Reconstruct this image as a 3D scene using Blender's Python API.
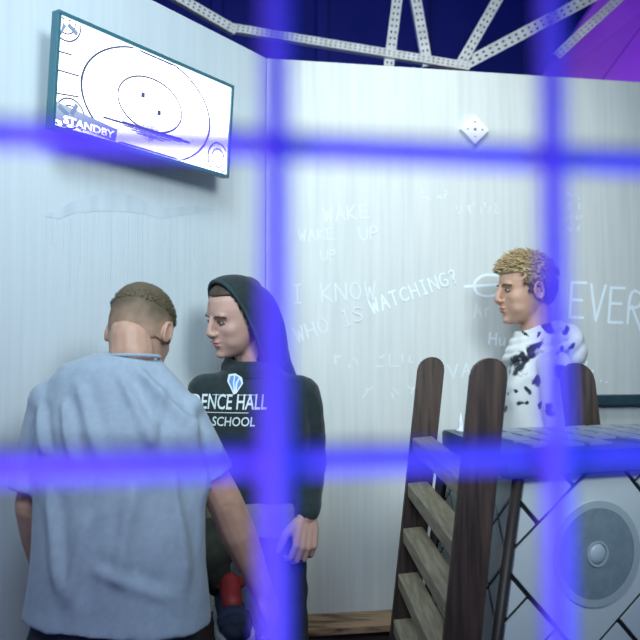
import bpy, bmesh, math, random
import numpy as np
from mathutils import Vector, Matrix, noise
from mathutils.bvhtree import BVHTree

random.seed(7)
scene = bpy.context.scene
for o in list(bpy.data.objects):
    bpy.data.objects.remove(o)
COL = scene.collection
PI = math.pi

# ------------------------------------------------------------------ camera
CAM = Vector((0, 0, 1.45))
PITCH = math.atan(35 / 800)
cam = bpy.data.cameras.new('camera')
cam.sensor_width = 36
cam.lens = 45
cam.clip_start = 0.02
cam.dof.use_dof = True
cam.dof.focus_distance = 2.3
cam.dof.aperture_fstop = 2.9
camo = bpy.data.objects.new('camera', cam)
COL.objects.link(camo)
camo.location = CAM
camo.rotation_euler = (PI / 2 + PITCH, 0, 0)
scene.camera = camo

# ------------------------------------------------------------------ world, lights, exposure
w = bpy.data.worlds.new('world')
scene.world = w
w.use_nodes = True
w.node_tree.nodes['Background'].inputs[0].default_value = (0.13, 0.30, 0.62, 1)
w.node_tree.nodes['Background'].inputs[1].default_value = 0.20


def lamp(name, kind, loc, target, power, col, size=0.3, size_y=None, spot=60, blend=0.5):
    d = bpy.data.lights.new(name, kind)
    d.energy = power
    d.color = col
    if kind == 'AREA':
        d.size = size
        if size_y:
            d.shape = 'RECTANGLE'
            d.size_y = size_y
    elif kind == 'SPOT':
        d.spot_size = math.radians(spot)
        d.spot_blend = blend
        d.shadow_soft_size = size
    else:
        d.shadow_soft_size = size
    o = bpy.data.objects.new(name, d)
    COL.objects.link(o)
    o.location = loc
    dv = Vector(target) - Vector(loc)
    o.rotation_euler = dv.to_track_quat('-Z', 'Y').to_euler()
    return o


lamp('overhead_room_lamp', 'SPOT', (0.95, -0.1, 2.75), (0.0, 2.9, 2.1), 250, (0.86, 0.97, 1.0), 0.45, spot=80, blend=1.0)
lamp('back_wall_lamp', 'SPOT', (0.45, 1.7, 3.6), (0.52, 3.2, 2.0), 84, (1.0, 1.0, 0.88), 0.25, spot=62, blend=1.0)
lamp('left_wall_lamp', 'SPOT', (-0.35, 0.35, 3.1), (-0.35, 2.6, 2.0), 185, (0.72, 0.90, 1.0), 0.45, spot=85, blend=1.0)
lamp('violet_led_lamp', 'POINT', (-0.26, 0.0, 1.22), (0, 1, 1), 9.0, (0.70, 0.36, 1.0), 0.05)
lamp('blue_led_lamp', 'POINT', (0.30, 0.02, 1.22), (0, 1, 1), 7.0, (0.16, 0.36, 1.0), 0.05)
lamp('magenta_stage_lamp', 'SPOT', (2.6, 3.6, 2.9), (1.7, 4.6, 3.3), 34, (0.50, 0.09, 1.0), 0.1, spot=110)
lamp('blue_stage_lamp', 'SPOT', (-0.6, 4.0, 2.4), (0.6, 6.0, 4.0), 50, (0.06, 0.10, 1.0), 0.2, spot=140)
scene.view_settings.view_transform = 'Standard'
scene.view_settings.look = 'None'
scene.view_settings.gamma = 1
scene.view_settings.use_curve_mapping = False
scene.view_settings.exposure = 0.26


# ------------------------------------------------------------------ helpers
def ray(x, y):
    a = (x - 320) / 800
    b = (320 - y) / 800
    return Vector((a, math.cos(PITCH) - b * math.sin(PITCH), math.sin(PITCH) + b * math.cos(PITCH)))


def P(x, y, Y):
    d = ray(x, y)
    return CAM + d * (Y / d.y)


def on_plane(x, y, o, n):
    d = ray(x, y)
    t = (Vector(o) - CAM).dot(n) / d.dot(n)
    return CAM + d * t


def tag(o, label, cat=None, group=None, kind=None):
    if label:
        o['label'] = label
    if cat:
        o['category'] = cat
    if group:
        o['group'] = group
    if kind:
        o['kind'] = kind
    return o


def empty(name, loc, label=None, cat=None, group=None):
    o = bpy.data.objects.new(name, None)
    o.empty_display_size = 0.1
    COL.objects.link(o)
    o.location = loc
    return tag(o, label, cat, group)


def link(name, me, mat, parent=None, base=None, smooth=False):
    """link mesh data given in world coordinates; base = world origin of the thing"""
    me.name = name
    if base is not None:
        me.transform(Matrix.Translation(-Vector(base)))
    if mat is not None:
        me.materials.clear()
        me.materials.append(mat)
    if smooth:
        me.polygons.foreach_set('use_smooth', [True] * len(me.polygons))
    o = bpy.data.objects.new(name, me)
    COL.objects.link(o)
    if parent is not None:
        o.parent = parent
    elif base is not None:
        o.location = base
    return o


def to_mesh(bm, name='m'):
    bmesh.ops.recalc_face_normals(bm, faces=bm.faces)
    me = bpy.data.meshes.new(name)
    bm.to_mesh(me)
    bm.free()
    return me


def evaluated(me, mods):
    o = bpy.data.objects.new('tmp', me)
    COL.objects.link(o)
    for typ, kw in mods:
        m = o.modifiers.new('m', typ)
        for k, v in kw.items():
            setattr(m, k, v)
    dg = bpy.context.evaluated_depsgraph_get()
    dg.update()
    out = bpy.data.meshes.new_from_object(o.evaluated_get(dg))
    bpy.data.objects.remove(o)
    return out


def box(bm, c, ax, ay, az, bev=0.0):
    """box by centre and three half-axis vectors"""
    c, ax, ay, az = Vector(c), Vector(ax), Vector(ay), Vector(az)
    vs = [bm.verts.new(c + ax * i + ay * j + az * k) for i in (-1, 1) for j in (-1, 1) for k in (-1, 1)]
    fs = [(0, 1, 3, 2), (4, 6, 7, 5), (0, 4, 5, 1), (2, 3, 7, 6), (0, 2, 6, 4), (1, 5, 7, 3)]
    f = [bm.faces.new([vs[i] for i in q]) for q in fs]
    if bev:
        es = list({e for q in f for e in q.edges})
        bmesh.ops.bevel(bm, geom=es, offset=bev, segments=2, affect='EDGES', profile=0.5)


def prism(bm, poly, off):
    """extrude polygon (list of world points) by vector off"""
    a = [bm.verts.new(Vector(p)) for p in poly]
    b = [bm.verts.new(Vector(p) + Vector(off)) for p in poly]
    n = len(poly)
    bm.faces.new(a)
    bm.faces.new(b[::-1])
    for i in range(n):
        bm.faces.new([a[i], b[i], b[(i + 1) % n], a[(i + 1) % n]])


def ellipsoid(bm, c, r, rot=None, sub=3):
    M = Matrix.Translation(Vector(c)) @ (rot.to_4x4() if rot else Matrix.Identity(4)) @ Matrix.Diagonal((r[0], r[1], r[2], 1))
    bmesh.ops.create_icosphere(bm, subdivisions=sub, radius=1, matrix=M)


def frame_of(d):
    d = d.normalized()
    a = Vector((0, 0, 1)) if abs(d.z) < 0.9 else Vector((1, 0, 0))
    u = d.cross(a).normalized()
    return u, d.cross(u).normalized()


def loft(bm, rings, n=28, power=2.0, cap=True):
    """rings: list of (centre, axis_a, axis_b)"""
    loops = []
    for c, a, b in rings:
        c, a, b = Vector(c), Vector(a), Vector(b)
        L = []
        for i in range(n):
            t = 2 * PI * i / n
            cs, sn = math.cos(t), math.sin(t)
            e = 2 / power
            L.append(bm.verts.new(c + a * math.copysign(abs(cs) ** e, cs) + b * math.copysign(abs(sn) ** e, sn)))
        loops.append(L)
    for A, B in zip(loops, loops[1:]):
        for i in range(n):
            bm.faces.new([A[i], A[(i + 1) % n], B[(i + 1) % n], B[i]])
    if cap:
        bm.faces.new(loops[0][::-1])
        bm.faces.new(loops[-1])
    return loops


def chain(bm, pts, n=14):
    """pts: list of (point, radius): round joints joined by tapered tubes"""
    for (p, r) in pts:
        ellipsoid(bm, p, (r, r, r), sub=2)
    for (p, r), (q, s) in zip(pts, pts[1:]):
        p, q = Vector(p), Vector(q)
        if (q - p).length < 1e-5:
            continue
        u, v = frame_of(q - p)
        loft(bm, [(p, u * r, v * r), (q, u * s, v * s)], n)


def tube(bm, pts, r, n=10):
    pts = [Vector(p) for p in pts]
    rings = []
    for i, p in enumerate(pts):
        d = (pts[min(i + 1, len(pts) - 1)] - pts[max(i - 1, 0)])
        u, v = frame_of(d)
        rr = r[i] if isinstance(r, (list, tuple)) else r
        rings.append((p, u * rr, v * rr))
    loft(bm, rings, n)


def remesh(bm, voxel, smooth=4):
    me = to_mesh(bm)
    return evaluated(me, [('REMESH', dict(mode='VOXEL', voxel_size=voxel, adaptivity=0.0)),
                          ('SMOOTH', dict(factor=0.5, iterations=smooth))])


def get_co(me):
    a = np.empty(len(me.vertices) * 3)
    me.vertices.foreach_get('co', a)
    return a.reshape(-1, 3)


def get_no(me):
    a = np.empty(len(me.vertices) * 3)
    me.vertices.foreach_get('normal', a)
    return a.reshape(-1, 3)


def set_co(me, a):
    me.vertices.foreach_set('co', a.ravel())
    me.update()


def attr(me, name, vals):
    at = me.attributes.new(name, 'FLOAT', 'POINT')
    at.data.foreach_set('value', np.asarray(vals, dtype=np.float32))


# ------------------------------------------------------------------ materials
def mat(name, col, rough=0.6, col2=None, scale=8.0, stretch=(1, 1, 1), bump=0.0, bscale=None, metal=0.0, detail=6,
        lo=0.35, hi=0.65, spec=0.5, sheen=0.0):
    m = bpy.data.materials.new(name)
    m.use_nodes = True
    nt = m.node_tree
    b = nt.nodes['Principled BSDF']
    b.inputs['Base Color'].default_value = (*col, 1)
    b.inputs['Roughness'].default_value = rough
    b.inputs['Metallic'].default_value = metal
    b.inputs['Specular IOR Level'].default_value = spec
    if sheen:
        b.inputs['Sheen Weight'].default_value = sheen
    tc = nt.nodes.new('ShaderNodeTexCoord')
    mp = nt.nodes.new('ShaderNodeMapping')
    mp.inputs['Scale'].default_value = stretch
    nt.links.new(tc.outputs['Object'], mp.inputs['Vector'])
    if col2 is not None:
        n = nt.nodes.new('ShaderNodeTexNoise')
        n.inputs['Scale'].default_value = scale
        n.inputs['Detail'].default_value = detail
        nt.links.new(mp.outputs[0], n.inputs['Vector'])
        r = nt.nodes.new('ShaderNodeValToRGB')
        r.color_ramp.elements[0].position = lo
        r.color_ramp.elements[1].position = hi
        r.color_ramp.elements[0].color = (*col, 1)
        r.color_ramp.elements[1].color = (*col2, 1)
        nt.links.new(n.outputs['Fac'], r.inputs[0])
        nt.links.new(r.outputs[0], b.inputs['Base Color'])
    if bump:
        n2 = nt.nodes.new('ShaderNodeTexNoise')
        n2.inputs['Scale'].default_value = bscale or scale * 3
        n2.inputs['Detail'].default_value = 5
        nt.links.new(mp.outputs[0], n2.inputs['Vector'])
        bp = nt.nodes.new('ShaderNodeBump')
        bp.inputs['Strength'].default_value = bump
        bp.inputs['Distance'].default_value = 0.004
        nt.links.new(n2.outputs['Fac'], bp.inputs['Height'])
        nt.links.new(bp.outputs[0], b.inputs['Normal'])
    return m


def emit(name, col, strength=1.0):
    m = bpy.data.materials.new(name)
    m.use_nodes = True
    nt = m.node_tree
    b = nt.nodes['Principled BSDF']
    b.inputs['Base Color'].default_value = (0.02, 0.02, 0.02, 1)
    b.inputs['Roughness'].default_value = 0.4
    b.inputs['Emission Color'].default_value = (*col, 1)
    b.inputs['Emission Strength'].default_value = strength
    return m


def mix_attr(m, name, colA, colB, noise_scale=0, noise_amp=0.0, lo=0.4, hi=0.6):
    """base colour goes from colA to colB by point attribute (plus noise)"""
    nt = m.node_tree
    b = nt.nodes['Principled BSDF']
    a = nt.nodes.new('ShaderNodeAttribute')
    a.attribute_name = name
    src = a.outputs['Fac']
    if noise_scale:
        tc = nt.nodes.new('ShaderNodeTexCoord')
        n = nt.nodes.new('ShaderNodeTexNoise')
        n.inputs['Scale'].default_value = noise_scale
        n.inputs['Detail'].default_value = 6
        nt.links.new(tc.outputs['Object'], n.inputs['Vector'])
        ma = nt.nodes.new('ShaderNodeMath')
        ma.operation = 'MULTIPLY_ADD'
        ma.inputs[1].default_value = noise_amp
        nt.links.new(n.outputs['Fac'], ma.inputs[0])
        nt.links.new(src, ma.inputs[2])
        s2 = nt.nodes.new('ShaderNodeMath')
        s2.operation = 'SUBTRACT'
        s2.inputs[1].default_value = noise_amp * 0.5
        nt.links.new(ma.outputs[0], s2.inputs[0])
        src = s2.outputs[0]
    r = nt.nodes.new('ShaderNodeValToRGB')
    r.color_ramp.elements[0].position = lo
    r.color_ramp.elements[1].position = hi
    r.color_ramp.elements[0].color = (*colA, 1)
    r.color_ramp.elements[1].color = (*colB, 1)
    nt.links.new(src, r.inputs[0])
    nt.links.new(r.outputs[0], b.inputs['Base Color'])


M_wall = mat('streaked_plaster', (0.50, 0.55, 0.55), 0.65, (0.60, 0.64, 0.635), 3.0, (17, 17, 0.7), 0.15, 30, lo=0.25, hi=0.75)
M_wall_l = mat('streaked_plaster_drips', (0.52, 0.59, 0.62), 0.65, (0.58, 0.65, 0.68), 3.0, (17, 17, 0.6), 0.12, 30, lo=0.25, hi=0.75)
M_wall_top = mat('panel_edge', (0.55, 0.6, 0.6), 0.8)
M_floor = mat('dark_floor', (0.03, 0.03, 0.035), 0.6, (0.06, 0.06, 0.065), 5)
M_navy = mat('navy_roof', (0.03, 0.045, 0.32), 0.8, (0.06, 0.07, 0.42), 1.2, bump=0.3, bscale=60)
M_pink = mat('magenta_panel', (0.45, 0.16, 0.80), 0.6, (0.52, 0.2, 0.85), 2.0)
M_bar = mat('white_slotted_steel', (0.75, 0.76, 0.74), 0.5, (0.62, 0.62, 0.60), 20)
M_wood = mat('dark_stained_wood', (0.020, 0.012, 0.008), 0.55, (0.085, 0.052, 0.034), 5, (14, 14, 1.0), 0.35, 12, lo=0.35, hi=0.7)
M_rung = mat('pale_worn_wood', (0.25, 0.22, 0.145), 0.7, (0.42, 0.37, 0.26), 6, (16, 1.2, 16), 0.3, 14)
M_ledge = mat('worn_ledge_wood', (0.045, 0.025, 0.016), 0.7, (0.34, 0.22, 0.13), 5, (1.5, 9, 9), 0.4, 14, lo=0.30, hi=0.55)
M_ledge_d = mat('dark_ledge_wood', (0.02, 0.012, 0.01), 0.7, (0.05, 0.03, 0.02), 5, (1.5, 9, 9), 0.3, 14)
M_black = mat('black_trim', (0.012, 0.016, 0.018), 0.45)
M_pole = mat('dark_brown_pole', (0.03, 0.024, 0.022), 0.5)
M_tvbody = mat('tv_teal_lit_plastic', (0.04, 0.14, 0.18), 0.35)  # teal cast of the room light is put into the base colour
M_counter = mat('counter_dark', (0.02, 0.05, 0.07), 0.35, (0.03, 0.065, 0.085), 12)
M_tile = mat('white_acrylic_tile', (0.60, 0.70, 0.70), 0.3, (0.68, 0.76, 0.76), 4)
M_pad = mat('grey_pad', (0.36, 0.42, 0.52), 0.4)
M_cone = mat('grey_speaker_cone', (0.20, 0.28, 0.32), 0.6, (0.25, 0.33, 0.36), 40)
M_ring = mat('pale_speaker_ring', (0.42, 0.52, 0.54), 0.5)
M_cap = mat('speaker_dust_cap', (0.5, 0.6, 0.64), 0.35)
M_wire = mat('violet_lit_wire', (0.16, 0.13, 0.95), 0.6, (0.14, 0.115, 0.9), 15)  # violet-blue of the lamps is also put into the wire's base colour
M_chalk = mat('white_chalk', (0.74, 0.85, 0.93), 0.9)
M_chalk_f = mat('faint_chalk', (0.65, 0.72, 0.75), 0.9)
M_die = mat('white_die_face', (0.75, 0.76, 0.82), 0.4)
M_dot = mat('grey_dot', (0.12, 0.13, 0.2), 0.5)

# ------------------------------------------------------------------ the setting
K = 1.12
CORNER = Vector((-0.186, 2.749, 0)) * K
WB = Vector((0.985, 0.172, 0)).normalized()          # along the back wall
NB = Vector((WB.y, -WB.x, 0))                        # its normal, into the room
WL = Vector((0.552, 0.834, 0)).normalized()          # along the left wall (towards the corner)
NL = Vector((WL.y, -WL.x, 0))
ZT = 2.61

bm = bmesh.new()
box(bm, (0, 2.5, -0.05), (6, 0, 0), (0, 5.5, 0), (0, 0, 0.05))
tag(link('floor', to_mesh(bm), M_floor, base=(0, 2.5, 0)), None, kind='structure')
bm = bmesh.new()
c = CORNER + WB * 1.3 - NB * 0.03 + Vector((0, 0, ZT / 2))
box(bm, c, WB * 1.3, NB * 0.03, (0, 0, ZT / 2), 0.004)
wall_back = tag(link('wall_back', to_mesh(bm), M_wall, base=CORNER + WB * 1.3), None, kind='structure')
bm = bmesh.new()
c = CORNER - WL * 1.45 - NL * 0.03 + Vector((0, 0, ZT / 2))
box(bm, c, WL * 1.45, NL * 0.03, (0, 0, ZT / 2), 0.004)
wall_left = tag(link('wall_left', to_mesh(bm), M_wall_l, base=CORNER - WL * 1.45), None, kind='structure')
# dark hall behind and above the booth
bm = bmesh.new()
box(bm, (0, 7.0, 2.7), (6, 0, 0), (0, 0.05, 0), (0, 0, 2.7))
wf = tag(link('wall_far', to_mesh(bm), M_navy, base=(0, 7.0, 0)), None, kind='structure')
bm = bmesh.new()
box(bm, (0, 2.5, 5.45), (6, 0, 0), (0, 5.5, 0), (0, 0, 0.05))
tag(link('ceiling', to_mesh(bm), M_navy, base=(0, 2.5, 5.4)), None, kind='structure')
for i, x in enumerate([-2.2, -0.9, 0.02, 0.9, 2.1]):
    bm = bmesh.new()
    box(bm, (x, 6.9, 2.7), (0.05, 0, 0), (0, 0.05, 0), (0, 0, 2.7), 0.01)
    link('rib', to_mesh(bm), M_navy, wf, base=(0, 7.0, 0))

# dark shelf trim on the back wall, right
a = on_plane(560, 400, CORNER, NB)
bm = bmesh.new()
box(bm, Vector((a.x, a.y, a.z)) + WB * 0.45 + NB * 0.02, WB * 0.47, NB * 0.02, (0, 0, 0.021), 0.004)
tag(link('trim_1', to_mesh(bm), M_counter, base=(a.x, a.y, a.z)), 'dark strip running along the back wall behind the counter', kind='structure')

# ------------------------------------------------------------------ writing on the wall
G = {
    'A': [[(0, 0), (.5, 1), (1, 0)], [(.22, .4), (.8, .42)]],
    'C': [[(1, .85), (.6, 1), (.15, .8), (0, .5), (.15, .18), (.6, 0), (1, .15)]],
    'D': [[(0, 0), (0, 1), (.6, .9), (1, .55), (.7, .1), (0, 0)]],
    'E': [[(1, 1), (0, .96), (0, 0), (1, .04)], [(0, .5), (.85, .52)]],
    'G': [[(1, .85), (.6, 1), (.15, .8), (0, .5), (.15, .15), (.6, 0), (1, .15), (1, .45), (.6, .45)]],
    'H': [[(0, 0), (.05, 1)], [(1, 0), (.95, 1)], [(0, .5), (1, .5)]],
    'I': [[(.5, 0), (.5, 1)], [(.2, 1), (.8, 1)], [(.2, 0), (.8, 0)]],
    'i': [[(.5, 0), (.5, 1)]],
    'K': [[(0, 0), (0, 1)], [(.9, 1), (0, .45), (1, 0)]],
    'L': [[(0, 1), (0, 0), (.9, .03)]],
    'M': [[(0, 0), (.1, 1), (.5, .4), (.9, 1), (1, 0)]],
    'N': [[(0, 0), (0, 1), (1, 0), (1, 1)]],
    'O': [[(.5, 1), (.1, .8), (0, .5), (.15, .15), (.5, 0), (.85, .15), (1, .5), (.85, .85), (.5, 1)]],
    'P': [[(0, 0), (0, 1), (.8, .9), (.9, .65), (.7, .5), (0, .45)]],
    'R': [[(0, 0), (0, 1), (.85, .92), (.95, .7), (.7, .52), (0, .45)], [(.2, .5), (1.15, -.3)]],
    'S': [[(1, .85), (.6, 1), (.15, .85), (.15, .62), (.8, .42), (.9, .2), (.5, 0), (0, .12)]],
    'T': [[(0, 1), (1, 1)], [(.5, 1), (.5, 0)]],
    'U': [[(0, 1), (.05, .25), (.4, 0), (.8, .1), (1, .4), (1, 1)]],
    'V': [[(0, 1), (.5, 0), (1, 1)]],
    'W': [[(0, 1), (.25, 0), (.5, .7), (.75, 0), (1, 1)]],
    'Y': [[(0, 1), (.5, .5), (1, 1)], [(.5, .5), (.5, 0)]],
    '?': [[(.1, .8), (.4, 1), (.8, .85), (.75, .6), (.45, .45), (.45, .25)], [(.42, .06), (.48, 0)]],
    '.': [[(.3, .08), (.45, 0)]],
    't': [[(.5, 1), (.45, .15), (.8, 0)], [(.1, .65), (.95, .7)]],
    'l': [[(.5, 1.1), (.45, 0)]],
    'y': [[(.1, .6), (.4, .1)], [(.9, .65), (.2, -.5)]],
    'u': [[(.1, .6), (.15, .1), (.5, 0), (.85, .2), (.85, .6)], [(.85, .3), (.95, 0)]],
    'r': [[(.2, 0), (.2, .6)], [(.2, .4), (.5, .62), (.8, .55)]],
    'o': [[(.5, .6), (.15, .4), (.2, .08), (.55, 0), (.85, .25), (.75, .52), (.5, .6)]],
    'e': [[(.1, .3), (.85, .35), (.7, .6), (.3, .58), (.08, .3), (.3, .02), (.85, .08)]],
    's': [[(.8, .5), (.4, .6), (.2, .45), (.75, .2), (.5, 0), (.1, .08)]],
    '~': [[(0, .2), (.12, .95)], [(.35, .85), (.62, .8), (.55, .1)], [(.8, .15), (.98, .55)], [(.3, .4), (.5, .45)]],
    'c': [[(1.2, .5), (-.3, .52)], [(1, .9), (.5, 1), (.1, .75), (0, .45), (.15, .12), (.6, 0), (1, .15)]],
}


def writing(text, p0, p1, hpx, wpx, m, label):
    """chalk strokes on the back wall: baseline runs from pixel p0 to p1"""
    a = on_plane(*p0, CORNER, NB)
    b = on_plane(*p1, CORNER, NB)
    e = (b - a).normalized()
    h = hpx / 800 * a.y
    sw = wpx * .8 / 800 * a.y / 2
    up = NB.cross(e) * -1
    if up.z < 0:
        up = -up
    n = len(text)
    step = (b - a).length / n
    bm = bmesh.new()
    rnd = random.Random(text + str(p0))
    lift = 0.0
    for i, ch in enumerate(text):
        if ch == ' ':
            continue
        strokes = G[ch]
        if ch == '~':
            strokes = []
            for _ in range(rnd.choice((2, 3))):
                x_, y_ = rnd.uniform(0, .8), rnd.uniform(0, .9)
                st_ = [(x_, y_)]
                for _k in range(rnd.choice((1, 2, 2))):
                    x_, y_ = min(1, max(0, x_ + rnd.uniform(-.5, .6))), min(1, max(0, y_ + rnd.uniform(-.7, .7)))
                    st_.append((x_, y_))
                strokes.append(st_)
        for st in strokes:
            q = [(x + rnd.uniform(-.04, .04), y + rnd.uniform(-.03, .03)) for x, y in st]
            if ch in 'COSGUPRD?cuoe' and len(q) > 3:
                for _ in range(2):
                    q2 = [q[0]]
                    for (xa, ya), (xb, yb) in zip(q, q[1:]):
                        q2 += [(xa * .75 + xb * .25, ya * .75 + yb * .25), (xa * .25 + xb * .75, ya * .25 + yb * .75)]
                    q = q2 + [q[-1]]
            pts = [a + e * (step * (i + .1 + .72 * x)) + up * (h * y) + NB * 0.0004 for x, y in q]
            for s, t in zip(pts, pts[1:]):
                lift += .00004
                d = (t - s)
                if d.length < 1e-5:
                    continue
                d.normalize()
                sd = d.cross(NB) * sw
                box(bm, (s + t) / 2 + NB * lift, (t - s) / 2 + d * sw * .6, sd, NB * 0.0003)
    o = link('writing', to_mesh(bm), m, wall_back, base=CORNER + WB * 1.3)
    o['label'] = label
    return o


writing('WAKE', (323, 222), (371, 218), 14, 2.0, M_chalk_f, 'faint chalk writing WAKE above UP')
writing('UP', (359, 241), (381, 239), 14, 2.0, M_chalk_f, 'faint chalk writing UP')
writing('WAKE', (298, 241), (336, 239), 11, 1.8, M_chalk_f, 'small faint chalk writing WAKE')
writing('UP', (320, 261), (338, 260), 11, 1.8, M_chalk_f, 'small faint chalk writing UP')
writing('I KNOW', (291, 303), (378, 299), 18, 2.2, M_chalk_f, 'chalk writing I KNOW')
writing('WHO IS', (296, 343), (366, 319), 15, 2.2, M_chalk_f, 'slanting chalk writing WHO IS')
writing('WATCHING?', (372, 314), (460, 281), 14, 2.0, M_chalk, 'slanting chalk writing WATCHING?')
writing('EVER', (567, 317), (645, 326), 36, 3.4, M_chalk, 'large pale blue writing EVER')
writing('c', (471, 299), (505, 296), 24, 3.4, M_chalk, 'large rounded chalk letter with a bar')
writing('Ar', (473, 318), (494, 316), 14, 2.0, M_chalk_f, 'small chalk scrawl under the rounded letter')
writing('Hus', (488, 344), (516, 347), 12, 2.2, M_chalk, 'small chalk writing beside the tie-dye hoodie')
writing('tly...', (575, 374), (610, 384), 14, 2.2, M_chalk, 'small chalk scrawl ending in dots')
writing('~~ ~L~', (333, 368), (415, 366), 12, 1.8, M_chalk_f, 'faint chalk scrawl beside the post')
writing('VA', (447, 378), (474, 376), 13, 2.0, M_chalk_f, 'faint chalk scrawl between the two posts')
writing('~ ~~', (360, 398), (420, 398), 11, 1.8, M_chalk_f, 'faint chalk scrawl low on the wall')
writing('~~~', (420, 200), (455, 198), 10, 1.6, M_chalk_f, 'very faint chalk scrawl high on the wall')
writing('~~~~', (455, 215), (505, 213), 11, 1.6, M_chalk_f, 'very faint chalk scrawl above the boy')
for k in range(4):
    writing('~~', (565, 198 + k * 11), (584, 199 + k * 11), 7, 1.4, M_chalk_f, 'tiny faint chalk lines in a column')

# diamond-shaped die plate
c = on_plane(473, 131, CORNER, NB)
s = 15 / 800 * c.y
die = empty('die_plate', c, 'white square plate turned on its corner with five dots', 'wall plate')
bm = bmesh.new()
d1 = (WB + Vector((0, 0, 1))).normalized() * s * .72
d2 = (WB - Vector((0, 0, 1))).normalized() * s * .72
box(bm, c + NB * .012, d1, d2, NB * .012, 0.002)
link('plate', to_mesh(bm), M_die, die, base=c)
for (i, j, r) in [(0, 0, .0065), (.5, .5, .0036), (-.5, -.5, .0036), (.5, -.5, .0036), (-.5, .5, .0036)]:
    bm = bmesh.new()
    q = c + d1 * i + d2 * j + NB * .0235
    loft(bm, [(q, WB * r, Vector((0, 0, r))), (q + NB * .0015, WB * r, Vector((0, 0, r)))], 12)
    link('dot', to_mesh(bm), M_dot, die, base=c)

# faint drip stain on the left wall
M_stain = mat('damp_stain', (0.47, 0.55, 0.60), 0.6, (0.55, 0.62, 0.66), 3.0, (9, 9, 0.4))
stain_px = [(44, 216), (60, 208), (75, 200), (95, 195), (115, 191), (135, 196), (150, 205), (170, 208), (195, 206), (215, 210),
            (190, 214), (160, 219), (145, 214), (128, 212), (100, 211), (75, 213), (58, 219)]
bm = bmesh.new()
prism(bm, [on_plane(x, y, CORNER, NL) + NL * .0003 for x, y in stain_px], NL * .0006)
for k in range(26):
    x0 = 46 + k * 6 + random.uniform(-2, 2)
    y0 = 214 + random.uniform(-2, 4)
    L = random.uniform(25, 110)
    A = on_plane(x0, y0, CORNER, NL)
    B = on_plane(x0, y0 + L, CORNER, NL)
    B = Vector((A.x, A.y, B.z))
    box(bm, (A + B) / 2 + NL * .0006, WL * random.uniform(.0012, .003), NL * .0004, (B - A) / 2)
o = link('stain', to_mesh(bm), M_stain, wall_left, base=CORNER - WL * 1.45)
o['label'] = 'faint arched damp stain with drips'

# ------------------------------------------------------------------ television
TVS = 1.12


def tvp(v):
    return CAM + (Vector(v) - CAM) * TVS


tl, tr, br, bl = [tvp(v) for v in [(-.627, 1.873, 2.273), (-.267, 2.416, 2.273), (-.284, 2.427, 1.99), (-.643, 1.884, 1.99)]]
tvc = (tl + tr + br + bl) / 4
TU = (tr - tl).normalized()
TV_ = ((tl - bl) - TU * (tl - bl).dot(TU)).normalized()
TN = TU.cross(TV_)
if TN.y > 0:
    TN = -TN
hw, hh = (tr - tl).length / 2, (tl - bl).length / 2
tv = empty('wall_television', tvc, 'flat screen television glowing white with circle drawing, tilted high on the left wall', 'television')
bm = bmesh.new()
box(bm, tvc - TN * .012, TU * hw, TV_ * hh, TN * .010, .003)
box(bm, tvc - TN * .034 - TV_ * .02, TU * hw * .55, TV_ * hh * .6, TN * .016, .006)
link('back_cover', to_mesh(bm), M_tvbody, tv, base=tvc)
bz = .011
for (ca, cb, la, lb) in [(0, hh - bz / 2, hw, bz / 2), (0, -hh + bz / 2, hw, bz / 2), (-hw + bz / 2, 0, bz / 2, hh - bz), (hw - bz / 2, 0, bz / 2, hh - bz)]:
    bm = bmesh.new()
    box(bm, tvc + TU * ca + TV_ * cb + TN * .002, TU * la, TV_ * lb, TN * .006, .001)
    link('bezel', to_mesh(bm), M_tvbody, tv, base=tvc)
M_scr = emit('screen_white', (0.93, 0.97, 1.0), 3.4)
M_ink = emit('screen_slate_line', (0.05, 0.08, 0.20), 1.0)
M_ink2 = emit('screen_pale_line', (0.10, 0.11, 0.20), 1.0)
M_blue = emit('screen_pale_blue', (0.22, 0.33, 0.52), 1.0)
M_scrb = emit('screen_haze_blue', (0.42, 0.54, 0.70), 1.0)
M_capt = emit('screen_caption_white', (1.0, 1.0, 1.0), 3.4)
bm = bmesh.new()
box(bm, tvc + TN * .001, TU * (hw - bz), TV_ * (hh - bz), TN * .001)
scr = link('screen', to_mesh(bm), M_scr, tv, base=tvc)
SC = tvc + TN * .0024


def spx(x, y):
    p = on_plane(x, y, SC, TN) - SC
    return p.dot(TU), p.dot(TV_)


def s3(u, v, e=0.0):
    return SC + TU * u + TV_ * v + TN * e


def clampp(p):
    return (max(-hw + bz + .002, min(hw - bz - .002, p[0])), max(-hh + bz + .002, min(hh - bz - .002, p[1])))


def inside(u, v):
    return abs(u) < hw - bz and abs(v) < hh - bz


def fit_ellipse(pp):
    A = np.array([[u * u, v * v, u, v] for u, v in pp])
    a, b, c_, d = np.linalg.lstsq(A, np.ones(len(pp)), rcond=None)[0]
    u0_, v0_ = -c_ / (2 * a), -d / (2 * b)
    k = 1 + a * u0_ ** 2 + b * v0_ ** 2
    return u0_, v0_, math.sqrt(abs(k / a)), math.sqrt(abs(k / b))


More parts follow.
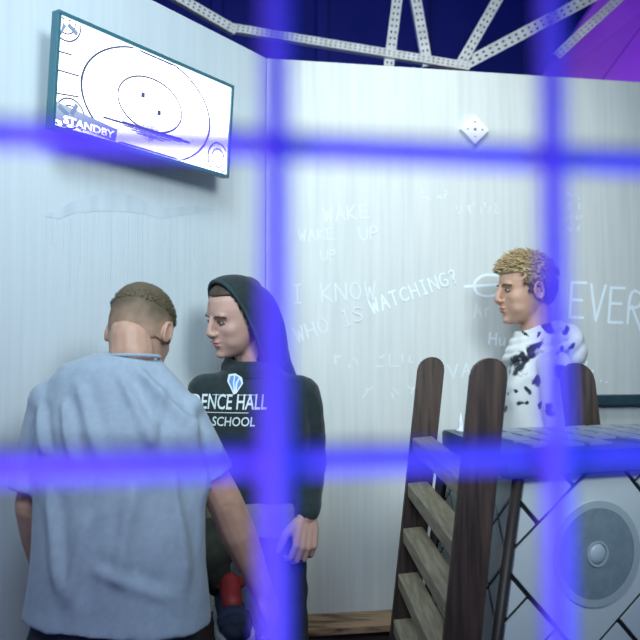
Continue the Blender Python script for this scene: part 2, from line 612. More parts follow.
def s_ring(cu, cv, ru, rv, t, m, name, n=72, soft=False):
    runs, cur = [], []
    for i in range(n + 1):
        a = 2 * PI * i / n + .01
        q = [(cu + (ru + o_) * math.cos(a), cv + (rv + o_) * math.sin(a)) for o_ in (-t, t)]
        if soft:
            q = [clampp((x_, y_ + (.003 if o_ else 0) * (1 if y_ < 0 else -1))) for o_, (x_, y_) in enumerate(q)]
            if abs(q[0][1] - q[1][1]) + abs(q[0][0] - q[1][0]) < .004:
                q[0] = (q[0][0], q[0][1] - math.copysign(.006, q[0][1]))
        if soft or all(inside(*p) for p in q):
            cur.append(q)
        else:
            if len(cur) > 1:
                runs.append((cur, i - len(cur)))
            cur = []
    if len(cur) > 1:
        runs.append((cur, n + 1 - len(cur)))
    if len(runs) > 1 and runs[0][1] == 0 and len(runs[-1][0]) + runs[-1][1] == n + 1:
        last = runs.pop()
        runs[0] = (last[0][:-1] + runs[0][0], 0)
    for run, _ in runs:
        bm = bmesh.new()
        vv = [[bm.verts.new(s3(*p)) for p in q] for q in run]
        for a_, b_ in zip(vv, vv[1:]):
            bm.faces.new([a_[0], a_[1], b_[1], b_[0]])
        link(name, to_mesh(bm), m, scr, base=tvc)


def s_lines(segs, t, m, name, e=0.0003):
    bm = bmesh.new()
    for (u0, v0), (u1, v1) in segs:
        L = math.hypot(u1 - u0, v1 - v0) or 1e-6
        nx, ny = -(v1 - v0) / L * t, (u1 - u0) / L * t
        pp = [(u0 + nx, v0 + ny), (u1 + nx, v1 + ny), (u1 - nx, v1 - ny), (u0 - nx, v0 - ny)]
        pp = [clampp(p) for p in pp]
        bm.faces.new([bm.verts.new(s3(*p, e)) for p in pp])
    return link(name, to_mesh(bm), m, scr, base=tvc)


cu, cv, cr, cr2 = fit_ellipse([spx(*p) for p in [(81, 82), (123, 46), (210, 117), (195, 153), (116, 144), (97, 55)]])
s_ring(cu, cv, cr, cr2, .0045, M_ink, 'ring', soft=True)
iu, iv, ir, ir2 = fit_ellipse([spx(*p) for p in [(119, 93), (143, 76), (182, 113), (157, 132), (172, 93), (126, 116)]])
s_ring(iu, iv, ir, ir2, .0030, M_ink2, 'ring')
for p in [(143, 95), (159, 113)]:
    u, v = spx(*p)
    s_lines([((u - .008, v), (u + .008, v))], .008, M_ink, 'dot')
b0, b1 = spx(103, 117), spx(190, 143)
for (f0, f1, dv) in [(.22, .88, -.006), (.30, .76, -.012), (.36, .68, -.018), (.2, .9, .004)]:
    e0 = (b0[0] + (b1[0] - b0[0]) * f0, b0[1] + (b1[1] - b0[1]) * f0 + dv)
    e1 = (b0[0] + (b1[0] - b0[0]) * f1, b0[1] + (b1[1] - b0[1]) * f1 + dv)
    s_lines([(e0, e1)], .0018, M_ink2, 'line')
s_lines([(b0, b1)], .0030, M_ink, 'line')
segs = []
rnd = random.Random(3)
for k in range(34):
    f = .25 + .5 * k / 33
    u = b0[0] + (b1[0] - b0[0]) * f
    v = b0[1] + (b1[1] - b0[1]) * f
    hgt = (.034 * math.exp(-((f - .5) / .1) ** 2) + .006) * rnd.uniform(.4, 1)
    segs.append(((u, v - hgt), (u, v + hgt * .7)))
s_lines(segs, .0015, M_ink2, 'waveform')
for (px_, py_, r) in [(66, 22, .05), (70, 117, .05), (218, 158, .05)]:
    u, v = spx(px_, py_)
    s_ring(u, v, r, r, .0028, M_ink2, 'ring', 40)
    s_ring(u, v, r * .62, r * .62, .0024, M_ink2, 'ring', 40)
    if py_ < 150:
        for k in range(8):
            aa = k * PI / 4 + .3
            if k % 2:
                s_lines([((u + math.cos(aa) * .008, v + math.sin(aa) * .008), (u + math.cos(aa) * .045, v + math.sin(aa) * .045))], .007, M_blue, 'blade')
u, v = spx(75, 118)
s_lines([((u - .07, v + .006), (u + .150, v - .020))], .024, M_scrb, 'band', .0001)
for p, q in [((58, 51), (72, 55)), ((58, 70), (79, 76)), ((56, 93), (79, 97))]:
    s_lines([(spx(*p), spx(*q))], .0026, M_ink2, 'line')


def text_mesh(body, size, offset=0.0, shear=0.0, sx=1.0, align='LEFT'):
    cu_ = bpy.data.curves.new('t', 'FONT')
    cu_.body = body
    cu_.size = size
    cu_.offset = offset
    cu_.shear = shear
    cu_.align_x = align
    cu_.fill_mode = 'FRONT'
    cu_.resolution_u = 3
    o = bpy.data.objects.new('t', cu_)
    COL.objects.link(o)
    dg = bpy.context.evaluated_depsgraph_get()
    dg.update()
    me = bpy.data.meshes.new_from_object(o.evaluated_get(dg))
    bpy.data.objects.remove(o)
    me.transform(Matrix.Diagonal((sx, 1, 1, 1)))
    return me


p0, p1 = spx(63, 122.5), spx(114, 138.5)
for (m_, dx, e) in [(M_blue, .002, .0004), (M_capt, 0, .0008)]:
    me = text_mesh('STANDBY', .029, .0010, 0, 1.05)
    ang = math.atan2(p1[1] - p0[1], p1[0] - p0[0])
    L0 = max(v.co.x for v in me.vertices)
    k = math.hypot(p1[0] - p0[0], p1[1] - p0[1]) / L0
    for v in me.vertices:
        x, y = v.co.x * k + dx, v.co.y - dx
        v.co = s3(p0[0] + x * math.cos(ang) - y * math.sin(ang), p0[1] + x * math.sin(ang) + y * math.cos(ang), e)
    link('caption', me, m_, scr, base=tvc)
# bracket to the wall
wp = tvc - NL * ((tvc - CORNER).dot(NL))
bm = bmesh.new()
tube(bm, [tvc - TN * .05, wp + NL * .005], .018, 12)
box(bm, wp + NL * .008, WL * .09, (0, 0, .09), NL * .008, .002)
link('wall_bracket', to_mesh(bm), M_black, tv, base=tvc)

# ------------------------------------------------------------------ perforated steel truss and magenta panels above the wall
def perforated(p, q, wd, normal):
    """slotted steel angle: front flange with real holes, plus a plain return flange"""
    p, q = Vector(p), Vector(q)
    d = (q - p)
    L = d.length
    d.normalize()
    n = (Vector(normal) - d * Vector(normal).dot(d)).normalized()
    s = d.cross(n)
    cells = max(2, int(L / (wd * .62)))
    us = [0, .20, .37, .63, .80, 1]
    bm = bmesh.new()
    rows = []
    for k in range(cells):
        for f in (0, .30, .70):
            rows.append((k + f) / cells)
    rows.append(1.0)
    grid = [[bm.verts.new(p + d * (L * r) + s * (wd * (u - .5))) for u in us] for r in rows]
    for i in range(len(rows) - 1):
        for j in range(5):
            if i % 3 == 1 and j in (1, 3):
                continue
            bm.faces.new([grid[i][j], grid[i][j + 1], grid[i + 1][j + 1], grid[i + 1][j]])
    me = bpy.data.meshes.new('b')
    bm.to_mesh(me)
    bm.free()
    me = evaluated(me, [('SOLIDIFY', dict(thickness=.004, offset=0))])
    bm = bmesh.new()
    bm.from_mesh(me)
    box(bm, (p + q) / 2 - n * (wd * .4) + s * (wd * .5), d * (L / 2), n * (wd * .4), s * .002)
    return to_mesh(bm)


YT = 3.62
troot = P(462, 64, YT)
truss = empty('roof_truss', troot, 'white perforated steel truss bars fanning out above the back wall', 'truss')
for (a_, b_, w_, ya, yb) in [((40, -84), (236, 30), 9, YT - .45, YT), ((226, 26), (470, 66), 8, YT, YT), ((400, -20), (389, 66), 10, YT + .02, YT + .02),
                             ((413, -20), (428, 66), 10, YT + .02, YT + .02), ((509, -20), (459, 67), 10, YT + .04, YT + .04),
                             ((624, -20), (462, 66), 12, YT + .06, YT + .06), ((642, -22), (556, 56), 9, YT + .08, YT + .08)]:
    A, B = P(*a_, ya), P(*b_, yb)
    link('slotted_bar', perforated(A, B, w_ / 800 * YT, (0, -1, 0.1)), M_bar, truss, base=troot)

pr = P(600, 80, 4.3)
pink = empty('slanted_panel', pr, 'slanted panel glowing magenta behind the truss, upper right', 'panel')
edges = [((527, 80), (617, -30)), ((584, 84), (668, -10)), ((636, 86), (730, 0)), ((720, 90), (840, 10))]
for i, (e0, e1) in enumerate(zip(edges, edges[1:])):
    y0 = 4.2
    q = [P(e0[0][0] + .8, e0[0][1] + 20, y0), P(e0[1][0] + .8, e0[1][1], y0 + .35), P(e1[1][0] - .4, e1[1][1], y0 + .35), P(e1[0][0] - .4, e1[0][1] + 20, y0)]
    bm = bmesh.new()
    prism(bm, q, (0, .03, .02))
    link('sheet', to_mesh(bm), M_pink, pink, base=pr)

# ------------------------------------------------------------------ wooden ledge at the foot of the back wall
LH = .46
lb = CORNER + WB * .30
ledge = empty('wooden_ledge', (lb.x, lb.y, 0), 'worn wooden ledge along the foot of the back wall', 'ledge')
u0, u1 = -.02, .62
bm = bmesh.new()
A = CORNER + NB * .001
z = Vector((0, 0, 1))
pl = [A + WB * .02, A + WB * u1, A + WB * u1 + NB * .165, A + WB * .02 + NB * .165]
prism(bm, [p + z * (LH - .03) for p in pl], z * .03)
bmesh.ops.bevel(bm, geom=list(bm.edges), offset=.004, segments=1, affect='EDGES')
link('top_board', to_mesh(bm), M_ledge, ledge, base=(lb.x, lb.y, 0))
for k in range(3):
    bm = bmesh.new()
    h0, h1 = k * .143, (k + 1) * .143 - .004
    box(bm, A + WB * (u1 + .02) / 2 + NB * .13 + z * (h0 + h1) / 2, WB * ((u1 - .02) / 2), NB * .012, z * ((h1 - h0) / 2), .003)
    link('front_board', to_mesh(bm), M_ledge_d, ledge, base=(lb.x, lb.y, 0))

# ------------------------------------------------------------------ ladder racks
LEAN = Vector((.11, 0, 1))


def rail_mesh(top, wx=.078, ty=.04, z0=0.0, lean=LEAN):
    top = Vector(top)
    bot = top - lean * (top.z - z0)
    bm = bmesh.new()
    n = 10
    poly = [bot + Vector((-wx / 2, 0, 0)), bot + Vector((wx / 2, 0, 0))]
    cc = top - lean * (wx * .5)
    for k in range(n + 1):
        a_ = PI * k / n
        poly.append(cc + Vector((math.cos(a_) * wx / 2, 0, 0)) + lean * (math.sin(a_) * wx * .5))
    poly = [p + Vector((0, -ty / 2, 0)) for p in poly]
    prism(bm, poly, (0, ty, 0))
    bmesh.ops.bevel(bm, geom=[e for e in bm.edges if abs(e.verts[0].co.y - e.verts[1].co.y) < .001], offset=.004, segments=1, affect='EDGES')
    return to_mesh(bm)


nt_, ft_ = P(490, 358, 1.78), P(432, 357, 2.45)
base = Vector(((nt_.x + ft_.x) / 2 - .15, (nt_.y + ft_.y) / 2, 0))
lad = empty('wooden_rack', base, 'wooden ladder rack with round-topped dark rails and pale rungs, left of the counter', 'rack')
link('rail', rail_mesh(nt_), M_wood, lad, base=base)
link('rail', rail_mesh(ft_), M_wood, lad, base=base)
for k in range(9):
    zz = 1.17 - .135 * k
    a_ = nt_ + LEAN * (zz - nt_.z) + Vector((-.012, .02, 0))
    b_ = ft_ + LEAN * (zz - ft_.z) + Vector((-.004, -.02, 0))
    a_.z, b_.z = zz - .012, zz + .012
    bm = bmesh.new()
    d = (b_ - a_) / 2
    box(bm, (a_ + b_) / 2, d, (.030, 0, .003), (0, 0, .021), .004)
    link('rung', to_mesh(bm), M_rung, lad, base=base)

# the matching post behind the counter
LEAN2 = Vector((-.11, 0, 1))
nt2 = P(575, 363, 2.64)
base = Vector((nt2.x + .15, nt2.y, 0))
pst = link('wooden_post', rail_mesh(nt2, .105, .04, 0, LEAN2), M_wood, base=base)
tag(pst, 'dark wooden post with rounded top, behind the counter beside the tie-dye hoodie', 'post')

# ------------------------------------------------------------------ counter / console
FE = Vector((.94, .34, 0)).normalized()            # along the front panel
T0 = Vector((.475, 1.90, 1.165))
DN = Vector((-.155, -.05, -1))                       # down the flared face
LEdir = (Vector((.385, 2.42, 1.165)) - T0)
LEl = LEdir.length
LEdir.normalize()
cb = Vector((.75, 2.2, 0))
con = empty('console_counter', cb, 'white diamond-tiled console with dark counter top and round speaker', 'counter')
ztop, zbot = 1.222, 1.165
cp = [Vector((.425, 1.845, 0)), Vector((.425, 1.845, 0)) + FE * .95, Vector((1.32, 2.70, 0)), Vector((.85, 2.575, 0)), Vector((.372, 2.455, 0))]
bm = bmesh.new()
prism(bm, [p + z * zbot for p in cp], z * (ztop - zbot))
bmesh.ops.bevel(bm, geom=list(bm.edges), offset=.004, segments=2, affect='EDGES')
link('counter_top', to_mesh(bm), M_counter, con, base=cb)
# pads let into the top
FP = Vector((-FE.y, FE.x, 0))
o0 = Vector((.52, 1.98, ztop))
for r in range(4):
    for cidx in range(9):
        q = o0 + FE * (.005 + cidx * .085) + Vector((-.02, .11, 0)) * (r * 1.0)
        if q.y + .09 > 2.5 + (q.x - .4) * .24 or (r == 0 and cidx % 4 == 3):
            continue
        bm = bmesh.new()
        prism(bm, [q, q + FE * .07, q + FE * .07 + Vector((-.015, .088, 0)), q + Vector((-.015, .088, 0))], z * .006)
        link('pad', to_mesh(bm), M_pad, con, base=cb)
# body core (dark backing between the tiles)
hgt = 1.12
R0 = T0 + FE * .78
bk1, bk0 = Vector((1.22, 2.60, 1.165)), T0 + LEdir * LEl
bm = bmesh.new()
top = [T0, R0, bk1, bk0]
bot = [T0 + DN * hgt, R0 + (DN + FE * .155) * hgt, bk1 - z * hgt, bk0 + Vector((-.11, 0, -1)) * hgt]
ta = [bm.verts.new(p) for p in top]
ba = [bm.verts.new(p) for p in bot]
bm.faces.new(ta)
bm.faces.new(ba[::-1])
for i in range(4):
    bm.faces.new([ta[i], ta[(i + 1) % 4], ba[(i + 1) % 4], ba[i]])
link('backing', to_mesh(bm), M_black, con, base=cb)
bm = bmesh.new()
prism(bm, [p - z * .0 for p in bot], z * -(T0.z - hgt))
link('plinth', to_mesh(bm), M_black, con, base=cb)


def clip_poly(poly, x0, x1, y0, y1):
    def cl(pp, f):
        out = []
        for a_, b_ in zip(pp, pp[1:] + pp[:1]):
            fa, fb = f(a_), f(b_)
            if fa >= 0:
                out.append(a_)
            if fa * fb < 0:
                t = fa / (fa - fb)
                out.append((a_[0] + (b_[0] - a_[0]) * t, a_[1] + (b_[1] - a_[1]) * t))
        return out
    for f in (lambda p: p[0] - x0, lambda p: x1 - p[0], lambda p: p[1] - y0, lambda p: y1 - p[1]):
        poly = cl(poly, f)
        if len(poly) < 3:
            return []
    return poly


def tile_face(org, e, dn, nrm, smax, hmax, cs, ch, dw, dh, big, name):
    """lattice of diamond tiles (half diagonals dw, dh) on a flared face; cs, ch = centre of the big 3x3 diamond"""
    gap = .91
    for i in range(-14, 15):
        for j in range(-14, 15):
            # lattice axes a=(dw,dh), b=(dw,-dh); big diamond covers |i|<=1,|j|<=1
            if big and abs(i) <= 1 and abs(j) <= 1:
                if not (i == 0 and j == 0):
                    continue
                k = 3 - (1 - gap)
            else:
                k = gap
            x = cs + (i + j) * dw
            y = ch + (i - j) * dh
            poly = [(x - dw * k, y), (x, y + dh * k), (x + dw * k, y), (x, y - dh * k)]
            poly = clip_poly(poly, .006, smax, .004, hmax)
            if len(poly) < 3:
                continue
            ar = abs(sum(a_[0] * b_[1] - b_[0] * a_[1] for a_, b_ in zip(poly, poly[1:] + poly[:1]))) / 2
            if ar < 2e-5:
                continue
            bm = bmesh.new()
            prism(bm, [org + e * a_ + dn * b_ for a_, b_ in poly], nrm * .006)
            link(name, to_mesh(bm), M_tile, con, base=cb)


FN = FE.cross(DN).normalized()
if FN.y > 0:
    FN = -FN


def fsh(x, y):
    p = on_plane(x, y, T0, FN) - T0
    h = -p.z
    s_ = (p - DN * h).dot(FE)
    return s_, h


lc = fsh(540, 539)
lc2 = fsh(538, 606)
spk = fsh(595, 553)
dhh = (lc2[1] - lc[1]) / 2
print('speaker', spk, 'lattice', lc, lc2)
DW, DH = .090, .083
tile_face(T0, FE, DN, FN, .775, 1.10, spk[0], spk[1], DW, DH, True, 'diamond_tile')
LN = LEdir.cross(Vector((-.155, 0, -1))).normalized()
if LN.x > 0:
    LN = -LN
tile_face(T0, LEdir, Vector((-.155, -.02, -1)), LN, LEl - .05, 1.10, .27, spk[1], DW, DH, False, 'diamond_tile')
# speaker
sc_ = T0 + FE * spk[0] + DN * spk[1] + FN * .0062
V2 = FN.cross(FE).normalized()
sp = [('outer_ring', M_ring, .128, .110, .004), ('cone', M_cone, .110, .031, .003), ('dust_cap_ring', M_ring, .031, .026, .006)]
for nm, m_, ro, ri, th in sp:
    bm = bmesh.new()
    L1 = []
    n = 48
    for rr, oo in ((ri, 0), (ri, th), (ro, th), (ro, 0)):
        L1.append([bm.verts.new(sc_ + FE * (rr * math.cos(2 * PI * k / n)) + V2 * (rr * math.sin(2 * PI * k / n)) + FN * oo) for k in range(n)])
    for a_, b_ in zip(L1, L1[1:] + L1[:1]):
        for k in range(n):
            bm.faces.new([a_[k], a_[(k + 1) % n], b_[(k + 1) % n], b_[k]])
    link(nm, to_mesh(bm), m_, con, base=cb)
bm = bmesh.new()
ellipsoid(bm, sc_, (1, 1, 1), Matrix((FE * .026, V2 * .026, FN * .012)).transposed(), 3)
link('dust_cap', to_mesh(bm), M_cap, con, base=cb, smooth=True)
# dark corner pole and edge strips
bm = bmesh.new()
tube(bm, [T0 + DN * .0 + Vector((-.012, -.012, 0)), T0 + DN * 1.16 + Vector((-.012, -.012, 0))], .012, 12)
link('corner_pole', to_mesh(bm), M_pole, con, base=cb, smooth=True)
bm = bmesh.new()
tube(bm, [bk0 + Vector((-.015, -.02, 0)), bk0 + Vector((-.11, 0, -1)) * 1.16 + Vector((-.015, -.02, 0))], .016, 12)
link('corner_pole', to_mesh(bm), M_black, con, base=cb, smooth=True)

# small pointed glass ornament on the counter's left end
gp = P(461, 431, 2.40)
gp.z = ztop
gp.x = max(gp.x, .41)
bm = bmesh.new()
prof = [(.016, 0), (.016, .006), (.006, .010), (.009, .02), (.005, .034), (.001, .056)]
loft(bm, [(gp + z * h, Vector((r, 0, 0)), Vector((0, r, 0))) for r, h in prof], 14)
tag(link('pointed_ornament', to_mesh(bm), mat('pale_glass', (.75, .8, .9), .15), base=gp, smooth=True), 'small pale pointed ornament standing on the left end of the counter', 'ornament')

# ------------------------------------------------------------------ wire mesh in the foreground
WY = .30
mo = Vector((0, WY, 0))
mesh_root = empty('wire_mesh_panel', (0, WY, 1.47), 'violet-blue lit welded wire mesh close to the viewer', 'wire mesh')
s_first = Vector((-.0167, .297, 0)) - mo
for k in range(-5, 6):
    q = mo + WB * (-.0168 + .1112 * k)
    bm = bmesh.new()
    tube(bm, [q + z * .87, q + z * 2.09], .0050, 14)
    link('wire', to_mesh(bm), M_wire, mesh_root, base=(0, WY, 1.47), smooth=True)
for k in range(-4, 6):
    zz = 1.41 + .121 * k
    bm = bmesh.new()
    tube(bm, [mo - WB * .60 - NB * .0095 + z * zz, mo + WB * .57 - NB * .0095 + z * zz], .0053, 14)
    link('wire', to_mesh(bm), M_wire, mesh_root, base=(0, WY, 1.47), smooth=True)

# ================================================================== people
M_skin = mat('skin', (0.44, 0.26, 0.18), 0.5, (0.50, 0.31, 0.22), 25, spec=0.35)
M_skin_p = mat('skin_pale', (0.44, 0.27, 0.22), 0.5, (0.50, 0.31, 0.25), 25, spec=0.35)
M_lip = mat('lips', (0.42, 0.17, 0.15), 0.45)
M_eyew = mat('eye_white', (0.55, 0.53, 0.50), 0.3)
M_iris = mat('iris_dark', (0.03, 0.025, 0.02), 0.25)
M_brow = mat('eyebrow_hair', (0.10, 0.06, 0.035), 0.8)


class Head:
    """head frame: r = person's right, f = forward, u = up, origin between the ears"""

    def __init__(self, c, f, up=(0, 0, 1), scale=1.0):
        self.c = Vector(c)
        self.f = Vector(f).normalized()
        up = Vector(up)
        self.u = (up - self.f * up.dot(self.f)).normalized()
        self.r = self.f.cross(self.u).normalized()
        self.s = scale

    def p(self, r, f, u):
        return self.c + (self.r * r + self.f * f + self.u * u) * self.s

    def rot(self):
        return Matrix((self.r, self.f, self.u)).transposed()

    def ell(self, bm, c, r, sub=3, tilt=None):
        m = self.rot()
        if tilt is not None:
            m = m @ tilt
        ellipsoid(bm, self.p(*c), tuple(x * self.s for x in r), m, sub)

    def build(self, bm):
        prof = [(.114, .018, -.050, .028), (.108, .044, -.072, .046), (.092, .066, -.090, .062), (.065, .083, -.101, .073),
                (.035, .090, -.104, .077), (.012, .089, -.102, .077), (-.012, .086, -.095, .075), (-.034, .086, -.082, .070),
                (-.055, .087, -.062, .064), (-.075, .085, -.045, .057), (-.093, .083, -.028, .047), (-.107, .078, -.008, .034), (-.115, .066, .012, .020)]
        n = 32
        loops = []
        for u, fr, bk, hw_ in prof:
            L = []
            cf, hf = (fr + bk) / 2, (fr - bk) / 2
            for i in range(n):
                t = 2 * PI * i / n
                cs, sn = math.cos(t), math.sin(t)
                wmod = 1 - .06 * max(0, sn) ** 1.5
                L.append(bm.verts.new(self.p(hw_ * cs * wmod, cf + hf * sn, u)))
            loops.append(L)
        for A_, B_ in zip(loops, loops[1:]):
            for i in range(n):
                bm.faces.new([A_[i], A_[(i + 1) % n], B_[(i + 1) % n], B_[i]])
        bm.faces.new(loops[0][::-1])
        bm.faces.new(loops[-1])
        s = self.s
        chain(bm, [(self.p(0, .086, .018), .008 * s), (self.p(0, .098, -.008), .0085 * s), (self.p(0, .105, -.029), .0105 * s)])
        chain(bm, [(self.p(0, .102, -.038), .0075 * s), (self.p(0, .088, -.046), .007 * s)])
        for k in (-1, 1):
            self.ell(bm, (k * .012, .096, -.034), (.0085, .012, .008), 2)
            self.ell(bm, (k * .027, .078, .022), (.026, .012, .009), 2)
            self.ell(bm, (k * .036, .050, -.024), (.030, .030, .030), 3)
            self.ell(bm, (k * .034, .045, -.060), (.026, .032, .030), 3)
            # ear: shell with rim and lobe
            tilt = Matrix.Rotation(-k * .30, 3, 'Z') @ Matrix.Rotation(.15, 3, 'X')
            self.ell(bm, (k * .080, -.012, -.008), (.006, .019, .030), 3, tilt)
            pts = []
            for a_ in range(0, 11):
                t = math.radians(-70 + a_ * 27)
                pts.append((self.p(k * (.085 + .004 * (-math.sin(t) * 0 + 1) * (1 if math.cos(t) < .3 else .3)), -.012 - .018 * math.cos(t + PI) * -1, -.008 + .029 * math.sin(t)), .0042 * s))
            chain(bm, pts, 8)
        self.ell(bm, (0, .087, -.059), (.021, .008, .005), 2)
        self.ell(bm, (0, .0855, -.070), (.018, .009, .006), 2)
        self.ell(bm, (0, .073, -.101), (.021, .016, .014), 2)

    def carve(self, me):
        co = get_co(me)
        rel = co - np.array(self.c)
        R_ = np.array([list(self.r), list(self.f), list(self.u)])
        l = rel @ R_.T / self.s
        for k in (-1, 1):
            d2 = ((l[:, 0] - k * .031) / .016) ** 2 + ((l[:, 2] - .002) / .011) ** 2
            m = (l[:, 1] > .03) * np.exp(-d2) * .010
            l[:, 1] -= m
        d2 = (l[:, 0] / .020) ** 2 + ((l[:, 2] + .0645) / .0028) ** 2
        l[:, 1] -= (l[:, 1] > .05) * np.exp(-d2) * .004
        set_co(me, (l * self.s) @ R_ + np.array(self.c))

    def cap(self, bm, off, n=56):
        prof = [(.114 + off, .018, -.050, .028), (.108 + off * .9, .046, -.074, .048), (.092 + off * .5, .066 + off * .7, -.090 - off * .7, .062 + off * .7)]
        prof += [(u, fr + off, bk - off, hw_ + off) for u, fr, bk, hw_ in
                 [(.065, .083, -.101, .073), (.035, .090, -.104, .077), (.012, .089, -.102, .077), (-.012, .086, -.095, .075), (-.034, .086, -.082, .070), (-.055, .087, -.066, .066), (-.075, .085, -.055, .060)]]
        fine = []
        for a_, b_ in zip(prof, prof[1:]):
            for q in range(4):
                fine.append(tuple(x * (1 - q / 4) + y * (q / 4) for x, y in zip(a_, b_)))
        loops = []
        for u, fr, bk, hw_ in fine:
            cf, hf = (fr + bk) / 2, (fr - bk) / 2
            loops.append([bm.verts.new(self.p(hw_ * math.cos(2 * PI * i / n) * (1 - .06 * max(0, math.sin(2 * PI * i / n)) ** 1.5), cf + hf * math.sin(2 * PI * i / n), u)) for i in range(n)])
        for A_, B_ in zip(loops, loops[1:]):
            for i in range(n):
                bm.faces.new([A_[i], A_[(i + 1) % n], B_[(i + 1) % n], B_[i]])
        bm.faces.new(loops[0][::-1])

    def soften(self, me, its=30):
        co = get_co(me)
        R_ = np.array([list(self.r), list(self.f), list(self.u)])
        l = (co - np.array(self.c)) @ R_.T / self.s
        ar = np.abs(l[:, 0])
        mk = (l[:, 1] > -.01) & (l[:, 2] < .03) & (l[:, 2] > -.12) & (ar > .020) & (ar < .074)
        mk &= ~((ar < .026) & (l[:, 2] < -.050) & (l[:, 2] > -.078))
        wgt = np.clip((ar - .018) / .010, 0, 1) * np.clip((.074 - ar) / .006, 0, 1) * mk * .6
        ed = np.empty(len(me.edges) * 2, dtype=np.int64)
        me.edges.foreach_get('vertices', ed)
        ed = ed.reshape(-1, 2)
        sel = mk[ed[:, 0]] | mk[ed[:, 1]]
        ed = ed[sel]
        cnt = np.bincount(ed.ravel(), minlength=len(co)).astype(float)
        cnt[cnt == 0] = 1
        for _ in range(its):
            acc = np.zeros_like(co)
            for k in range(3):
                acc[:, k] = np.bincount(ed[:, 0], co[ed[:, 1], k], len(co)) + np.bincount(ed[:, 1], co[ed[:, 0], k], len(co))
            avg = acc / cnt[:, None]
            co = co + (avg - co) * wgt[:, None]
        set_co(me, co)

    def features(self, body, base, closed=.55, brow=M_brow):
        for k in (-1, 1):
            bm = bmesh.new()
            self.ell(bm, (k * .031, .0745, .001), (.0125, .0085, .0030 + .0024 * closed), 2)
            e = link('eye', to_mesh(bm), M_eyew, body, base=base, smooth=True)
            bm = bmesh.new()
            self.ell(bm, (k * .031, .0805, .000), (.0052, .0032, .0048), 2)
            link('iris', to_mesh(bm), M_iris, e, base=base, smooth=True)
            bm = bmesh.new()
            chain(bm, [(self.p(k * (.031 + q * .0135), .0815 - abs(q) * .006 * (1 if q > 0 else .3), .0055 - .004 * q * q), .0020 * self.s) for q in (-1, -.5, 0, .5, 1)], 6)
            link('eyelashes', to_mesh(bm), brow, body, base=base, smooth=True)
            bm = bmesh.new()
            chain(bm, [(self.p(k * (.030 + q * .020), .0880 - .016 * max(0, q) - .002 * abs(q), .0215 - .005 * q * q), (.0034 - .001 * abs(q)) * self.s) for q in (-1, -.5, 0, .5, 1)], 6)
            link('eyebrow', to_mesh(bm), brow, body, base=base, smooth=True)
        bm = bmesh.new()
        self.ell(bm, (0, .0895, -.0595), (.020, .0065, .0040), 2)
        self.ell(bm, (0, .0885, -.0690), (.017, .0070, .0048), 2)
        link('lips', to_mesh(bm), M_lip, body, base=base, smooth=True)


def hand(bm, W, d, n, t, curl=.45, s=1.0, spread=.12):
    """W wrist, d along the palm, n palm side, t thumb side"""
    W, d = Vector(W), Vector(d).normalized()
    n = (Vector(n) - d * Vector(n).dot(d)).normalized()
    t0 = d.cross(n)
    t = t0 if t0.dot(Vector(t)) > 0 else -t0
    offs = [.028, .0095, -.0095, -.027]
    lens = [(.040, .024, .018), (.044, .027, .019), (.040, .025, .018), (.031, .019, .016)]
    rad = [.0095, .0098, .0093, .0082]
    for o_, L, r in zip(offs, lens, rad):
        k0 = W + (d * (.088 - abs(o_) * .25) + t * o_) * s
        chain(bm, [(W + (d * .005 + t * o_ * .55) * s, .015 * s), (k0 * .5 + (W + t * o_ * .8 * s) * .5, .0145 * s), (k0, .0118 * s)], 10)
        p = k0
        ang = curl * .7
        dirv = (d + t * (o_ / .028) * spread).normalized()
        pts = [(p, r * s * 1.12)]
        for q, l in enumerate(L):
            dd = dirv * math.cos(ang) + n * math.sin(ang)
            p = p + dd * l * s
            pts.append((p, r * s * (1.0 - .11 * (q + 1))))
            ang += curl
        chain(bm, pts, 10)
    b = W + (d * .022 + t * .026 + n * .006) * s
    d1 = (d * .72 + t * .62 + n * .3).normalized()
    d2 = (d * .93 + t * .2 + n * .38).normalized()
    chain(bm, [(b, .016 * s), (b + d1 * .042 * s, .0125 * s), (b + d1 * .042 * s + d2 * .030 * s, .0108 * s), (b + d1 * .042 * s + d2 * .053 * s, .0085 * s)], 10)


def folds(me, F, axis_a, axis_b, side):
    """push cloth along its normals along fold lines given in (a,b) coordinates; side(co)->mask"""
    co, no = get_co(me), get_no(me)
    a_ = co @ np.array(axis_a)
    b_ = co @ np.array(axis_b)
    msk = side(co, no)
    dis = np.zeros(len(co))
    for (x0, y0), (x1, y1), amp, sg in F:
        L = math.hypot(x1 - x0, y1 - y0)
        ux, uy = (x1 - x0) / L, (y1 - y0) / L
        tt = ((a_ - x0) * ux + (b_ - y0) * uy) / L
        dd = (a_ - x0) * -uy + (b_ - y0) * ux
        fade = np.clip(tt * 4, 0, 1) * np.clip((1 - tt) * 4, 0, 1)
        fade = fade * fade * (3 - 2 * fade)
        dis += amp * fade * (np.exp(-(dd / sg) ** 2) - .45 * np.exp(-((dd - 1.9 * sg) / (1.2 * sg)) ** 2))
    set_co(me, co + no * (dis * msk)[:, None])


def wrinkle(me, amp, sx, sy, sz, seed=0.0):
    co, no = get_co(me), get_no(me)
    d = np.array([noise.noise(Vector((c_[0] * sx + seed, c_[1] * sy, c_[2] * sz))) for c_ in co])
    set_co(me, co + no * (d * amp)[:, None])


X, Yv = Vector((1, 0, 0)), Vector((0, 1, 0))


